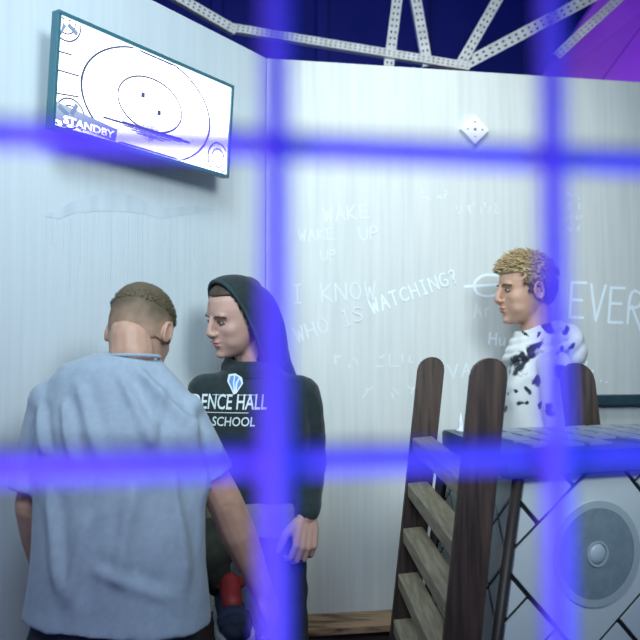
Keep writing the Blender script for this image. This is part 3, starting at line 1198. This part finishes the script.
def shoe(base, parent, heel, d, mats, up=z, s=1.0, pbase=None, name='sneaker'):
    """sneaker: sole, upper, collar, laces"""
    heel, d = Vector(heel), Vector(d).normalized()
    sd = d.cross(up)
    bm = bmesh.new()
    pr_ = [(0, .032), (.03, .036), (.10, .037), (.17, .045), (.23, .046), (.265, .034), (.28, .012)]
    pl_ = [heel + (d * a_ + sd * b_) * s for a_, b_ in pr_] + [heel + (d * a_ - sd * b_) * s for a_, b_ in pr_[::-1]]
    prism(bm, pl_, up * .024 * s)
    bmesh.ops.bevel(bm, geom=list(bm.edges), offset=.004, segments=2, affect='EDGES')
    so = to_mesh(bm)
    bm = bmesh.new()
    for a_, h_, w_ in [(.035, .075, .033), (.08, .072, .034), (.13, .060, .036), (.18, .048, .041), (.22, .040, .041), (.25, .032, .034)]:
        ellipsoid(bm, heel + (d * a_ + up * (.02 + h_ * .35)) * s, (.042 * s, w_ * s, h_ * .72 * s), Matrix((d, sd, up)).transposed(), 3)
    upm = remesh(bm, .005, 5)
    u_ = link(name, upm, mats[0], parent, base=pbase, smooth=True)
    link('sole', so, mats[1], u_, base=pbase)
    bm = bmesh.new()
    n = 18
    pts = [heel + (d * (.047 + .056 * math.cos(2 * PI * k / n)) + sd * .034 * math.sin(2 * PI * k / n) + up * (.088 + .012 * math.cos(2 * PI * k / n))) * s for k in range(n + 1)]
    for a_, b_ in zip(pts, pts[1:]):
        chain(bm, [(a_, .014 * s), (b_, .014 * s)], 8)
    chain(bm, [(heel + (d * .095 + up * .10) * s, .028 * s), (heel + (d * .15 + up * .068) * s, .026 * s)], 10)
    link('collar', remesh(bm, .004, 3), mats[2], u_, base=pbase, smooth=True)
    for k in range(4):
        bm = bmesh.new()
        a_ = heel + (d * (.10 + k * .022) + up * (.098 - k * .011)) * s
        tube(bm, [a_ - sd * .024 * s - up * .008 * s, a_ + up * .002 * s, a_ + sd * .024 * s - up * .008 * s], .0032 * s, 8)
        link('lace', to_mesh(bm), mats[1], u_, base=pbase, smooth=True)
    return u_


M_sole = mat('white_rubber', (0.6, 0.62, 0.62), 0.6)
M_navyshoe = mat('navy_mesh', (0.012, 0.018, 0.05), 0.6, (0.02, 0.03, 0.08), 40)
M_redshoe = mat('red_fabric', (0.20, 0.013, 0.016), 0.6, (0.15, 0.01, 0.014), 40)
M_blackshoe = mat('black_fabric', (0.02, 0.02, 0.022), 0.6)
M_jeans = mat('dark_jeans', (0.010, 0.022, 0.032), 0.85, (0.02, 0.035, 0.045), 30, bump=.3, bscale=200)

# ------------------------------------------------------------------ man with his back to us, pale blue T-shirt
AB = Vector((-.46, 1.88, 0))
hA = Head(P(141, 332, 1.97), (.24, .86, -.44), (.12, .4, 1), .93)
bm = bmesh.new()
hA.build(bm)
neckA = Vector((-.447, 1.905, 1.415))
chain(bm, [(hA.p(0, -.045, -.035), .052), (neckA + Vector((0, .0, .03)), .053), (neckA - z * .04, .058)])
chain(bm, [(neckA - z * .03, .06), (AB + z * 1.15, .11), (AB + z * .9, .11)])
shL, elL, wrL = P(53, 404, 1.90), P(33, 505, 1.91), P(52, 595, 2.03)
shR, elR, wrR = P(181, 418, 1.90), P(224, 500, 1.94), P(262, 590, 2.04)
chain(bm, [(AB + z * 1.31, .06), (shL, .042), (elL, .042), (elL * .65 + wrL * .35, .043), (wrL, .028)])
chain(bm, [(AB + z * 1.31, .06), (shR, .040), (elR, .043), (elR * .65 + wrR * .35, .045), (wrR, .029)])
hand(bm, wrL, wrL - elL + Vector((0, .05, -.02)), (.9, .2, 0), (0, 1, 0), .4)
hand(bm, wrR, wrR - elR + Vector((0, .03, -.02)), (-.9, .3, 0), (0, 1, 0), .4)
me = remesh(bm, .0036, 7)
hA.soften(me)
hA.carve(me)
manA = link('person', me, M_skin, base=AB, smooth=True)
tag(manA, 'person in pale blue T-shirt seen from behind, head bowed, in front of the left wall', 'person')
hA.features(manA, AB)

# T-shirt
bm = bmesh.new()
tors = [(.838, -.470, .214, .149), (.846, -.470, .212, .147), (.88, -.470, .206, .142), (.97, -.469, .200, .140), (1.08, -.467, .198, .135), (1.20, -.466, .198, .130),
        (1.28, -.466, .193, .125), (1.335, -.468, .184, .115), (1.375, -.472, .166, .102), (1.408, -.474, .136, .090), (1.430, -.462, .098, .078), (1.446, -.449, .066, .066)]
loft(bm, [(Vector((cx, 1.885 + (.02 if zz > 1.3 else 0), zz)), X * a_ + z * (a_ * (-.06 if zz < 1.3 else -.15)), Yv * b_) for zz, cx, a_, b_ in tors], 40, 2.3)
ellipsoid(bm, shL, (.062, .064, .062))
ellipsoid(bm, shR, (.058, .062, .060))
tube(bm, [shL + Vector((.03, 0, .015)), shL, shL * .5 + elL * .5, shL * .15 + elL * .85], [.055, .061, .064, .067], 20)
tube(bm, [shR + Vector((-.03, 0, .015)), shR, shR * .5 + elR * .5, shR * .28 + elR * .72], [.055, .058, .060, .062], 20)
me = remesh(bm, .006, 8)


def wx(x, y, Y=1.79):
    p = P(x, y, Y)
    return (p.x, p.z)


F = []
for a_, b_, amp, sg in [((128, 362), (196, 440), .010, .011), ((150, 358), (207, 420), .009, .010), ((112, 366), (165, 460), .007, .012),
                        ((185, 400), (200, 520), .009, .010), ((196, 440), (203, 600), .010, .011), ((172, 455), (186, 600), .007, .012),
                        ((70, 372), (110, 470), .006, .014), ((60, 395), (80, 470), .008, .011), ((48, 480), (66, 600), .007, .014), ((95, 500), (70, 610), .006, .016),
                        ((140, 470), (120, 590), .006, .018), ((160, 380), (150, 455), .005, .012), ((30, 400), (48, 460), .008, .010), ((212, 410), (218, 470), .007, .009),
                        ((88, 560), (180, 600), .004, .014), ((120, 420), (95, 540), .004, .018)]:
    F.append((wx(*a_), wx(*b_), amp * 1.6, sg))
folds(me, F, (1, 0, 0), (0, 0, 1), lambda co, no: np.clip(-no[:, 1] * 2 + .2, 0, 1))
wrinkle(me, .007, 9, 9, 5, 3.3)
wrinkle(me, .003, 24, 24, 11, 9.1)
M_tee = mat('pale_blue_cotton', (0.29, 0.37, 0.45), 0.9, (0.33, 0.41, 0.49), 60, bump=.25, bscale=350, sheen=.2)
tee = link('t_shirt', me, M_tee, manA, base=AB, smooth=True)
bm = bmesh.new()
n = 40
pts = [Vector((-.447 + .064 * math.cos(2 * PI * k / n), 1.905 + .065 * math.sin(2 * PI * k / n), 1.446 - .004 * math.sin(2 * PI * k / n))) for k in range(n + 1)]
for a_, b_ in zip(pts, pts[1:]):
    chain(bm, [(a_, .0055), (b_, .0055)], 8)
link('collar', remesh(bm, .004, 2), M_tee, tee, base=AB, smooth=True)

# jeans
bm = bmesh.new()
loft(bm, [(Vector((-.477, 1.885, .90)), X * .17, Yv * .115), (Vector((-.477, 1.885, .80)), X * .195, Yv * .135), (Vector((-.477, 1.885, .72)), X * .195, Yv * .135)], 30, 2.3)
for k in (-1, 1):
    chain(bm, [(Vector((-.477 + k * .095, 1.885, .74)), .098), (Vector((-.477 + k * .10, 1.90, .45)), .072), (Vector((-.477 + k * .10, 1.87, .10)), .060)])
me = remesh(bm, .009, 5)
wrinkle(me, .006, 12, 12, 18, 1.0)
link('jeans', me, M_jeans, manA, base=AB, smooth=True)
for k in (-1, 1):
    shoe(AB, manA, (-.477 + k * .10, 1.81, 0), (k * .15, 1, 0), (M_blackshoe, M_sole, M_blackshoe), pbase=AB)


def lock(bm, p, d0, d1, L, r, n=4, seg=4):
    p, d0, d1 = Vector(p), Vector(d0), Vector(d1)
    rings = []
    q = p.copy()
    for k in range(seg + 1):
        t = k / seg
        dd = (d0 * (1 - t) + d1 * t).normalized()
        u_, v_ = frame_of(dd)
        rr = r * (1 - t) ** .7 + .0004
        rings.append((q.copy(), u_ * rr, v_ * rr))
        q += dd * (L / seg)
    loft(bm, rings, n)


def scalp_points(h, n, test, seed=1):
    rnd_ = random.Random(seed)
    out = []
    while len(out) < n:
        a_ = Vector((rnd_.gauss(0, 1), rnd_.gauss(0, 1), rnd_.gauss(0, 1))).normalized()
        loc = Vector((a_.x * .0775, -.008 + a_.y * .098, .020 + a_.z * .096))
        if test(loc):
            out.append((loc, a_))
    return out


# short faded hair
def hairA(l):
    low = -.018 + .020 * (l.y > .0) + .5 * max(0, l.y - .02)
    return l.z > low - .035 * (l.y < -.05) and l.y < .075


bm = bmesh.new()
hA.cap(bm, .0045)
vs = [v for v in bm.verts]
R_ = hA.rot().inverted()
kill = []
fv = {}
for v in vs:
    l = R_ @ (v.co - hA.c) / hA.s
    if l.z < -.036 - .6 * max(0, -.02 - l.y) + .5 * max(0, l.y - .01) and True:
        kill.append(v)
bmesh.ops.delete(bm, geom=kill, context='VERTS')
hc_ = to_mesh(bm)
hc_ = evaluated(hc_, [('SMOOTH', dict(factor=.5, iterations=4)), ('SOLIDIFY', dict(thickness=.004, offset=-1))])
wrinkle(hc_, .0015, 60, 60, 60, 2)
bm = bmesh.new()
bm.from_mesh(hc_)
for loc, a_ in scalp_points(hA, 2600, lambda l: l.z > .040 - .2 * abs(l.y) * 0 and l.y < .07, 4):
    pt = hA.p(loc.x * 1.01, loc.y, loc.z + .006)
    od = hA.rot() @ a_
    fw = (od * .7 + hA.f * .5 + Vector((random.uniform(-.4, .4), random.uniform(-.4, .4), random.uniform(-.3, .3)))).normalized()
    lock(bm, pt, od, fw, random.uniform(.005, .011), .0022, 3, 2)
hme = to_mesh(bm)
co = get_co(hme)
lz = ((co - np.array(hA.c)) @ np.array(list(hA.u))) / hA.s
ly = ((co - np.array(hA.c)) @ np.array(list(hA.f))) / hA.s
attr(hme, 'fade', np.clip((lz + .034) / .085, 0, 1))
M_hairA = mat('short_faded_hair', (0.1, .07, .045), .75)
mix_attr(M_hairA, 'fade', (0.36, 0.23, 0.155), (0.095, 0.074, 0.042), 26, 1.0, .05, .85)
link('hair', hme, M_hairA, manA, base=AB, smooth=True)

# ------------------------------------------------------------------ person in the dark hoodie
BB = Vector((-.20, 2.62, 0))
YB = 2.58
hB = Head(P(236, 317, 2.53), (-.75, -.62, -.24), (.10, -.05, 1), 1.02)
bm = bmesh.new()
hB.build(bm)
nkB = Vector((-.215, 2.60, 1.40))
chain(bm, [(hB.p(0, -.035, -.05), .054), (nkB, .056), (nkB - z * .08, .07)])
chain(bm, [(nkB - z * .08, .06), (Vector((-.21, 2.61, 1.1)), .10), (Vector((-.20, 2.62, .9)), .10)])
sBL, eBL, wBL = Vector((-.058, 2.61, 1.325)), Vector((-.032, 2.66, 1.105)), Vector((-.040, 2.50, .955))     # image right
sBR, eBR, wBR = Vector((-.372, 2.58, 1.325)), Vector((-.395, 2.56, 1.11)), Vector((-.44, 2.45, 1.03))
chain(bm, [(Vector((-.2, 2.61, 1.30)), .07), (sBL, .045), (eBL, .036), (wBL, .028)])
chain(bm, [(Vector((-.2, 2.61, 1.30)), .07), (sBR, .045), (eBR, .036), (wBR, .028)])
hand(bm, wBL, (-.06, -.15, -.95), (-.5, 1, .1), (-1, -.3, 0), .75, 1.12)
hand(bm, wBR, (.35, -.6, -.5), (0, .2, -1), (1, 0, 0), .4)
me = remesh(bm, .0036, 7)
hB.soften(me)
hB.carve(me)
manB = link('person', me, M_skin_p, base=BB, smooth=True)
tag(manB, 'person in dark hoodie with the hood up, looking down to the left, one foot raised', 'person')
hB.features(manB, BB, closed=.1)

# hoodie body
bm = bmesh.new()
torsB = [(.985, -.205, .165, .125), (1.00, -.205, .172, .132), (1.10, -.207, .176, .130), (1.20, -.210, .180, .125), (1.28, -.213, .182, .118),
         (1.335, -.214, .165, .105), (1.375, -.215, .125, .090), (1.405, -.216, .090, .082), (1.432, -.222, .078, .078)]
rx, ry = Vector((1, .06, 0)).normalized(), Vector((-.06, 1, 0)).normalized()
loft(bm, [(Vector((cx, 2.60, zz)), rx * a_, ry * b_) for zz, cx, a_, b_ in torsB], 36, 2.2)
chain(bm, [(Vector((-.13, 2.60, 1.33)), .06), (sBL, .064), (sBL * .5 + eBL * .5, .062), (eBL, .060), (eBL * .4 + wBL * .6, .050), (wBL + Vector((0, .01, .012)), .042)])
chain(bm, [(Vector((-.29, 2.59, 1.33)), .06), (sBR, .062), (sBR * .5 + eBR * .5, .062), (eBR, .060), (eBR * .4 + wBR * .6, .050), (wBR + Vector((0, .01, .01)), .042)])
me = remesh(bm, .006, 6)
wrinkle(me, .009, 7, 7, 9, 5.5)
wrinkle(me, .004, 18, 18, 22, 1.5)
M_hood = mat('dark_green_black_fleece', (0.006, 0.017, 0.019), 0.9, (0.010, 0.024, 0.026), 50, bump=.25, bscale=300, sheen=.15)
hoodie = link('hoodie', me, M_hood, manB, base=BB, smooth=True)

bm = bmesh.new()
hB.cap(bm, .006)
R_ = hB.rot().inverted()
kill = []
for v in list(bm.verts):
    l = R_ @ (v.co - hB.c) / hB.s
    lim = .078 if l.y > .052 else (.078 - (.052 - l.y) * 3.0 if l.y > .014 else -.045)
    if l.z < lim + .005 * noise.noise(v.co * 70):
        kill.append(v)
bmesh.ops.delete(bm, geom=kill, context='VERTS')
cap = evaluated(to_mesh(bm), [('SMOOTH', dict(factor=.5, iterations=4)), ('SOLIDIFY', dict(thickness=.006, offset=-1))])
wrinkle(cap, .0015, 70, 70, 30, 2)
link('hair', cap, mat('dark_brown_hair', (.035, .022, .014), .6, (.06, .04, .025), 60), manB, base=BB, smooth=True)

# hood: open shell round the head
bm = bmesh.new()
HR = [(.024, .122, .092, -.150), (.018, .127, .096, -.160), (.006, .130, .099, -.17), (-.016, .131, .102, -.18), (-.045, .124, .102, -.19), (-.072, .105, .096, -.20),
      (-.102, .075, .082, -.195), (-.124, .035, .058, -.17), (-.132, -.01, .03, -.12)]
loops = []
n = 36
for ri_, (fo, tp, hw_, btm) in enumerate(HR):
    SH = .30 * (1 - ri_ / 8 * .9)
    L = []
    cu_, hu = (tp + btm) / 2, (tp - btm) / 2
    for i in range(n):
        t = 2 * PI * i / n
        cs, sn = math.cos(t), math.sin(t)
        uu = cu_ + hu * sn
        wf_ = hw_ * (1 + .18 * max(0, -sn))
        L.append(bm.verts.new(hB.p(wf_ * math.copysign(abs(cs) ** .85, cs), fo + SH * uu - .010, uu)))
    loops.append(L)
for A_, B_ in zip(loops, loops[1:]):
    for i in range(n):
        bm.faces.new([A_[i], A_[(i + 1) % n], B_[(i + 1) % n], B_[i]])
bm.faces.new(loops[-1])
me = to_mesh(bm)
me = evaluated(me, [('SUBSURF', dict(levels=2, render_levels=2)), ('SOLIDIFY', dict(thickness=.009, offset=0))])
wrinkle(me, .005, 14, 14, 14, 4)
link('hood', me, M_hood, hoodie, base=BB, smooth=True)
bm = bmesh.new()
fo, tp, hw_, btm = HR[0]
SH = .30
pts = []
for i in range(n + 1):
    t = 2 * PI * i / n
    cs, sn = math.cos(t), math.sin(t)
    uu = (tp + btm) / 2 + (tp - btm) / 2 * sn
    pts.append(hB.p(hw_ * (1 + .18 * max(0, -sn)) * math.copysign(abs(cs) ** .85, cs), fo + SH * uu - .010, uu))
for a_, b_ in zip(pts, pts[1:]):
    chain(bm, [(a_, .0075), (b_, .0075)], 8)
M_hem = mat('hood_hem', (0.018, 0.045, 0.046), 0.9)
link('hood_hem', remesh(bm, .004, 2), M_hem, hoodie, base=BB, smooth=True)
# collar folds and cape of the hood over the shoulders
bm = bmesh.new()
for rr, zz, th in [(.076, 1.432, .015), (.084, 1.415, .017), (.090, 1.398, .012)]:
    pts = [(Vector((-.222 + rr * math.cos(2 * PI * k / 20), 2.60 + rr * .92 * math.sin(2 * PI * k / 20), zz + .018 * math.sin(2 * PI * k / 20))), th) for k in range(21)]
    chain(bm, pts, 8)
chain(bm, [(hB.p(0, -.09, -.08), .075), (Vector((-.17, 2.66, 1.42)), .075), (Vector((-.13, 2.65, 1.36)), .06)])
link('hood_collar', remesh(bm, .006, 5), M_hood, hoodie, base=BB, smooth=True)

# chest print
dg = bpy.context.evaluated_depsgraph_get()
hm = hoodie.data
bvh = BVHTree.FromPolygons([v.co + BB for v in hm.vertices], [tuple(p.vertices) for p in hm.polygons])


def on_chest(me, name, m, cpx, size_m, ang=0.0):
    c0 = P(cpx[0], cpx[1], 2.45)
    for v in me.vertices:
        x, y = v.co.x * size_m, v.co.y * size_m
        p = Vector((c0.x + x, 1.9, c0.z + y))
        hit, nn, _, _ = bvh.ray_cast(p, Vector((0, 1, 0)))
        v.co = (hit if hit else Vector((p.x, 2.47, p.z))) + Vector((0, -.003, 0))
    o_ = link(name, me, m, hoodie, base=BB)
    return o_


M_print = mat('white_print', (0.62, 0.70, 0.72), .7)
M_printb = mat('blue_print', (0.10, 0.25, 0.60), .7)


def shape_mesh(polys):
    bm = bmesh.new()
    for q in polys:
        bm.faces.new([bm.verts.new((x, y, 0)) for x, y in q])
    bmesh.ops.triangulate(bm, faces=bm.faces)
    bmesh.ops.subdivide_edges(bm, edges=bm.edges, cuts=2, use_grid_fill=True)
    return to_mesh(bm)


T1 = text_mesh('PROVIDENCE HALL', 1, .012, .12, .62, 'RIGHT')
on_chest(T1, 'print', M_print, (266, 410), .066)['label'] = 'white lettering PROVIDENCE HALL'
T2 = text_mesh('HIGH SCHOOL', 1, .012, .12, .85, 'RIGHT')
on_chest(T2, 'print', M_print, (254, 427), .040)['label'] = 'white lettering HIGH SCHOOL'
on_chest(shape_mesh([[(-.5, 0), (.24, 0), (.24, .012), (-.5, .012)]]), 'print', M_print, (232, 414), .2)
on_chest(shape_mesh([[(-.5, 0), (-.06, 0), (-.06, .012), (-.5, .012)], [(.06, 0), (.42, 0), (.42, .012), (.06, .012)]]), 'print', M_print, (234, 396), .15)
# flame-like shield emblem
on_chest(shape_mesh([[(-.35, .45), (0, .5), (.35, .3), (.42, .0), (.1, -.5), (-.05, -.55), (-.2, -.25), (-.4, .1)]]), 'print', M_print, (233, 384), .062)['label'] = 'pale shield emblem'
em = on_chest(shape_mesh([[(-.24, .36), (-.05, .40), (-.10, .05), (-.05, -.4), (-.14, -.2), (-.3, .1)], [(.02, .40), (.2, .3), (.05, .05), (.02, -.3), (-.02, .05)], [(.24, .24), (.34, .0), (.12, -.36), (.14, .0)]]),
              'print', M_printb, (233, 384), .062)
em.data.transform(Matrix.Translation((0, -.0015, 0)))

# olive shirt tail and dark trousers, one leg raised
M_olive = mat('olive_cotton', (0.14, 0.13, 0.095), 0.9, (0.18, 0.165, 0.12), 40, bump=.2, bscale=300)
M_trs = mat('dark_olive_trousers', (0.014, 0.020, 0.014), 0.9, (0.024, 0.030, 0.022), 40, bump=.2, bscale=300)
bm = bmesh.new()
loft(bm, [(Vector((-.21, 2.60, zz)), rx * a_, ry * b_) for zz, a_, b_ in [(.885, .172, .13), (.94, .17, .13), (1.03, .162, .12)]], 32, 2.2)
me = remesh(bm, .006, 4)
wrinkle(me, .006, 14, 14, 10, 7)
link('shirt_tail', me, M_olive, manB, base=BB, smooth=True)
bm = bmesh.new()
hipR, knR, anR = Vector((-.28, 2.60, .89)), Vector((-.345, 2.42, .865)), Vector((-.315, 2.53, .74))
hipL, knL, anL = Vector((-.13, 2.62, .86)), Vector((-.10, 2.62, .46)), Vector((-.10, 2.65, .09))
loft(bm, [(Vector((-.207, 2.61, zz)), rx * a_, ry * b_) for zz, a_, b_ in [(.98, .15, .105), (.90, .158, .118), (.82, .150, .118)]], 28, 2.2)
chain(bm, [(hipR, .085), (knR, .068), (knR * .5 + anR * .5, .055), (anR, .042)])
chain(bm, [(hipL, .088), (knL, .064), (anL, .052)])
me = remesh(bm, .007, 5)
wrinkle(me, .006, 14, 14, 18, 2)
link('trousers', me, M_trs, manB, base=BB, smooth=True)
FOOTZ = .636
shoe(BB, manB, (-.300, 2.575, FOOTZ), (.22, -.97, 0), (M_navyshoe, M_sole, M_redshoe), pbase=BB, s=1.2)
shoe(BB, manB, (-.09, 2.72, 0), (-.1, -1, 0), (M_navyshoe, M_sole, M_redshoe), pbase=BB)

# low wooden step under the raised foot
sb = Vector((-.30, 2.42, 0))
stp = empty('wooden_step', sb, 'dark wooden step box under the red and navy sneaker', 'step')
stax, stay = Vector((.98, .17, 0)).normalized(), Vector((-.17, .98, 0)).normalized()
bm = bmesh.new()
box(bm, sb + z * (FOOTZ - .0125), stax * .105, stay * .17, z * .0125, .003)
link('top_board', to_mesh(bm), M_ledge_d, stp, base=sb)
for k in range(3):
    bm = bmesh.new()
    box(bm, sb + z * (.1005 + k * .2025), stax * .095, stay * .16, z * .097, .004)
    link('board', to_mesh(bm), M_ledge_d, stp, base=sb)

# ------------------------------------------------------------------ boy in the tie-dye hoodie behind the counter
CBb = Vector((.80, 2.93, 0))
hC = Head(P(525, 290, 2.93), (-.985, -.17, -.06), (0.02, 0, 1), 1.06)
bm = bmesh.new()
hC.build(bm)
nkC = Vector((.795, 2.935, 1.50))
chain(bm, [(hC.p(0, -.035, -.05), .056), (nkC, .058), (nkC - z * .06, .07)])
chain(bm, [(nkC - z * .06, .06), (Vector((.80, 2.93, 1.2)), .09), (Vector((.80, 2.93, .95)), .09)])
sC1, eC1, wC1 = Vector((.815, 2.775, 1.405)), Vector((.835, 2.745, 1.13)), Vector((.64, 2.77, 1.03))     # near arm
sC2, eC2, wC2 = Vector((.80, 3.095, 1.405)), Vector((.81, 3.11, 1.13)), Vector((.62, 3.04, 1.03))
for s_, e_, w_ in ((sC1, eC1, wC1), (sC2, eC2, wC2)):
    chain(bm, [(Vector((.80, 2.93, 1.36)), .07), (s_, .045), (e_, .036), (w_, .028)])
    hand(bm, w_, (-1, 0, -.15), (0, 0, -1), (0, 2.93 - w_.y, 0), .35)
me = remesh(bm, .0036, 7)
hC.soften(me)
hC.carve(me)
boyC = link('person', me, M_skin, base=CBb, smooth=True)
tag(boyC, 'person with tousled blond hair in white tie-dye hoodie, in profile behind the counter', 'person')
hC.features(boyC, CBb, brow=mat('eyebrow_light', (.13, .085, .045), .8))

bm = bmesh.new()
torsC = [(.93, .80, .125, .17), (.97, .80, .135, .178), (1.10, .80, .133, .175), (1.22, .80, .132, .172), (1.32, .80, .128, .170), (1.40, .80, .112, .158), (1.45, .80, .09, .12), (1.49, .797, .075, .085), (1.52, .795, .068, .072)]
loft(bm, [(Vector((cx, 2.93, zz)), X * a_, Yv * b_) for zz, cx, a_, b_ in torsC], 36, 2.2)
for s_, e_, w_ in ((sC1, eC1, wC1), (sC2, eC2, wC2)):
    chain(bm, [(s_ * .6 + Vector((.80, 2.93, 1.38)) * .4, .062), (s_, .064), (s_ * .5 + e_ * .5, .062), (e_, .06), (e_ * .4 + w_ * .6, .05), (w_ + X * .015, .042)])
me = remesh(bm, .006, 6)
Fc = []
for a_, b_, amp, sg in [((533, 345), (520, 420), .009, .014), ((552, 345), (548, 425), .007, .016), ((512, 360), (508, 420), .006, .012), ((540, 372), (520, 395), .006, .012)]:
    pa, pb = P(*a_, 2.70), P(*b_, 2.70)
    Fc.append(((pa.x, pa.z), (pb.x, pb.z), amp, sg))
folds(me, Fc, (1, 0, 0), (0, 0, 1), lambda co, no: np.clip(-no[:, 1] * 2 + .2, 0, 1))
wrinkle(me, .007, 9, 9, 7, 2.2)


def dye(me):
    co = get_co(me)
    out = np.zeros(len(co))
    dv = co - np.array(CAM)
    d = dv[:, 1] * math.cos(PITCH) + dv[:, 2] * math.sin(PITCH)
    h = -dv[:, 1] * math.sin(PITCH) + dv[:, 2] * math.cos(PITCH)
    px_, py_ = 320 + 800 * dv[:, 0] / d, 320 - 800 * h / d
    nz = np.array([[noise.noise(Vector(c_) * 26), noise.noise(Vector(c_) * 26 + Vector((7, 3, 1)))] for c_ in co])
    px_, py_ = px_ + nz[:, 0] * 6, py_ + nz[:, 1] * 7
    for x, y, r in [(519, 364, 7), (523, 357, 6), (534, 347, 6), (540, 346, 5), (538, 381, 3.4), (525, 390, 3.2), (520, 403, 3.4), (526, 404, 3.2), (538, 404, 2.6), (506, 407, 3),
                    (552, 409, 5), (560, 370, 6), (572, 395, 5), (545, 318, 4), (533, 322, 3), (548, 326, 4.5), (566, 330, 4), (573, 344, 3), (524, 334, 2.5), (538, 313, 3), (560, 350, 3), (522, 330, 2), (528, 326, 2), (534, 318, 2.2), (540, 322, 2.2), (546, 312, 2.4), (516, 372, 5), (531, 353, 4), (512, 392, 2), (544, 330, 2), (536, 334, 1.6)]:
        out = np.maximum(out, np.exp(-(((px_ - x) ** 2 + (py_ - y) ** 2) / (r * 1.25) ** 2)))
    back = np.array([noise.noise(Vector((c_[0] * 9, c_[1] * 9, c_[2] * 9))) for c_ in co])
    hid = (co[:, 1] > 2.95)
    out = np.where(hid, np.maximum(out * 0, (back - .25) * 3), out)
    attr(me, 'dye', np.clip(out, 0, 1))


dye(me)
M_dye = mat('white_tie_dye_fleece', (.7, .72, .73), .9, bump=.2, bscale=300, sheen=.15)
mix_attr(M_dye, 'dye', (0.66, 0.70, 0.72), (0.012, 0.022, 0.040), 60, .8, .34, .66)
hdC = link('tie_dye_hoodie', me, M_dye, boyC, base=CBb, smooth=True)
# hood lying behind the neck
bm = bmesh.new()
for rr, zz, th, tl_ in [(.076, 1.545, .014, .25), (.088, 1.522, .018, .28), (.102, 1.492, .020, .25), (.112, 1.462, .018, .2)]:
    chain(bm, [(Vector((.800 + rr * math.cos(2 * PI * k / 24), 2.93 + rr * 1.0 * math.sin(2 * PI * k / 24), zz + tl_ * rr * math.cos(2 * PI * k / 24) * 1.2)), th) for k in range(25)], 10)
ellipsoid(bm, (.90, 2.93, 1.490), (.060, .095, .075), Matrix.Rotation(.3, 3, 'Y'))
ellipsoid(bm, (.925, 2.92, 1.455), (.042, .075, .062), Matrix.Rotation(.2, 3, 'Y'))
me = remesh(bm, .005, 3)
wrinkle(me, .005, 22, 22, 22, 2.2)
dye(me)
link('hood', me, M_dye, hdC, base=CBb, smooth=True)
# jeans and shoes behind the counter
bm = bmesh.new()
loft(bm, [(Vector((.80, 2.93, zz)), X * a_, Yv * b_) for zz, a_, b_ in [(1.0, .105, .15), (.92, .118, .16), (.84, .118, .155)]], 28, 2.2)
for k in (-1, 1):
    chain(bm, [(Vector((.80, 2.93 + k * .085, .88)), .085), (Vector((.79, 2.93 + k * .09, .48)), .064), (Vector((.82, 2.93 + k * .09, .09)), .052)])
link('jeans', remesh(bm, .009, 5), M_jeans, boyC, base=CBb, smooth=True)
for k in (-1, 1):
    shoe(CBb, boyC, (.88, 2.93 + k * .09, 0), (-1, k * .1, 0), (M_blackshoe, M_sole, M_blackshoe), pbase=CBb)

# tousled hair
bm = bmesh.new()
hC.cap(bm, .007)
R_ = hC.rot().inverted()
kill = []
for v in list(bm.verts):
    l = R_ @ (v.co - hC.c) / hC.s
    lim = -.050 if l.y < -.040 else (-.012 if l.y < .012 else (-.030 if l.y < .022 else (.012 if l.y < .035 else .055)))
    if l.z < lim:
        kill.append(v)
bmesh.ops.delete(bm, geom=kill, context='VERTS')
cap = evaluated(to_mesh(bm), [('SMOOTH', dict(factor=.5, iterations=4)), ('SOLIDIFY', dict(thickness=.006, offset=-1))])
bm = bmesh.new()
bm.from_mesh(cap)


def hairC(l):
    lim = -.045 if l.y < -.040 else (-.005 if l.y < .010 else (-.015 if l.y < .024 else (.018 if l.y < .035 else .058)))
    return l.z > lim


rnd = random.Random(11)
for loc, a_ in scalp_points(hC, 1300, hairC, 9):
    pt = hC.p(loc.x * 1.02, loc.y, loc.z + .002)
    od = hC.rot() @ a_
    top_ = max(0, min(1, (loc.z - .02) / .07))
    fwd = hC.f * (.9 if loc.z > .02 else .1) + z * -.55 + Vector((rnd.uniform(-.5, .5), rnd.uniform(-.5, .5), rnd.uniform(-.3, .4)))
    if loc.y < -.04:
        fwd = z * -1 + hC.f * .1 + Vector((rnd.uniform(-.3, .3), rnd.uniform(-.3, .3), 0))
    L = .018 + .026 * top_ * rnd.uniform(.6, 1.2)
    d0 = od * (.8 if top_ > .3 else .5) + hC.f * .35 * top_ + (z * -.3 if top_ < .3 else z * .2)
    lock(bm, pt, d0, od * .25 + fwd, L, rnd.uniform(.0025, .0048), 4, 4)
hme = to_mesh(bm)
fid = np.zeros(len(hme.vertices))
co = get_co(hme)
lz = ((co - np.array(hC.c)) @ np.array(list(hC.u))) / hC.s
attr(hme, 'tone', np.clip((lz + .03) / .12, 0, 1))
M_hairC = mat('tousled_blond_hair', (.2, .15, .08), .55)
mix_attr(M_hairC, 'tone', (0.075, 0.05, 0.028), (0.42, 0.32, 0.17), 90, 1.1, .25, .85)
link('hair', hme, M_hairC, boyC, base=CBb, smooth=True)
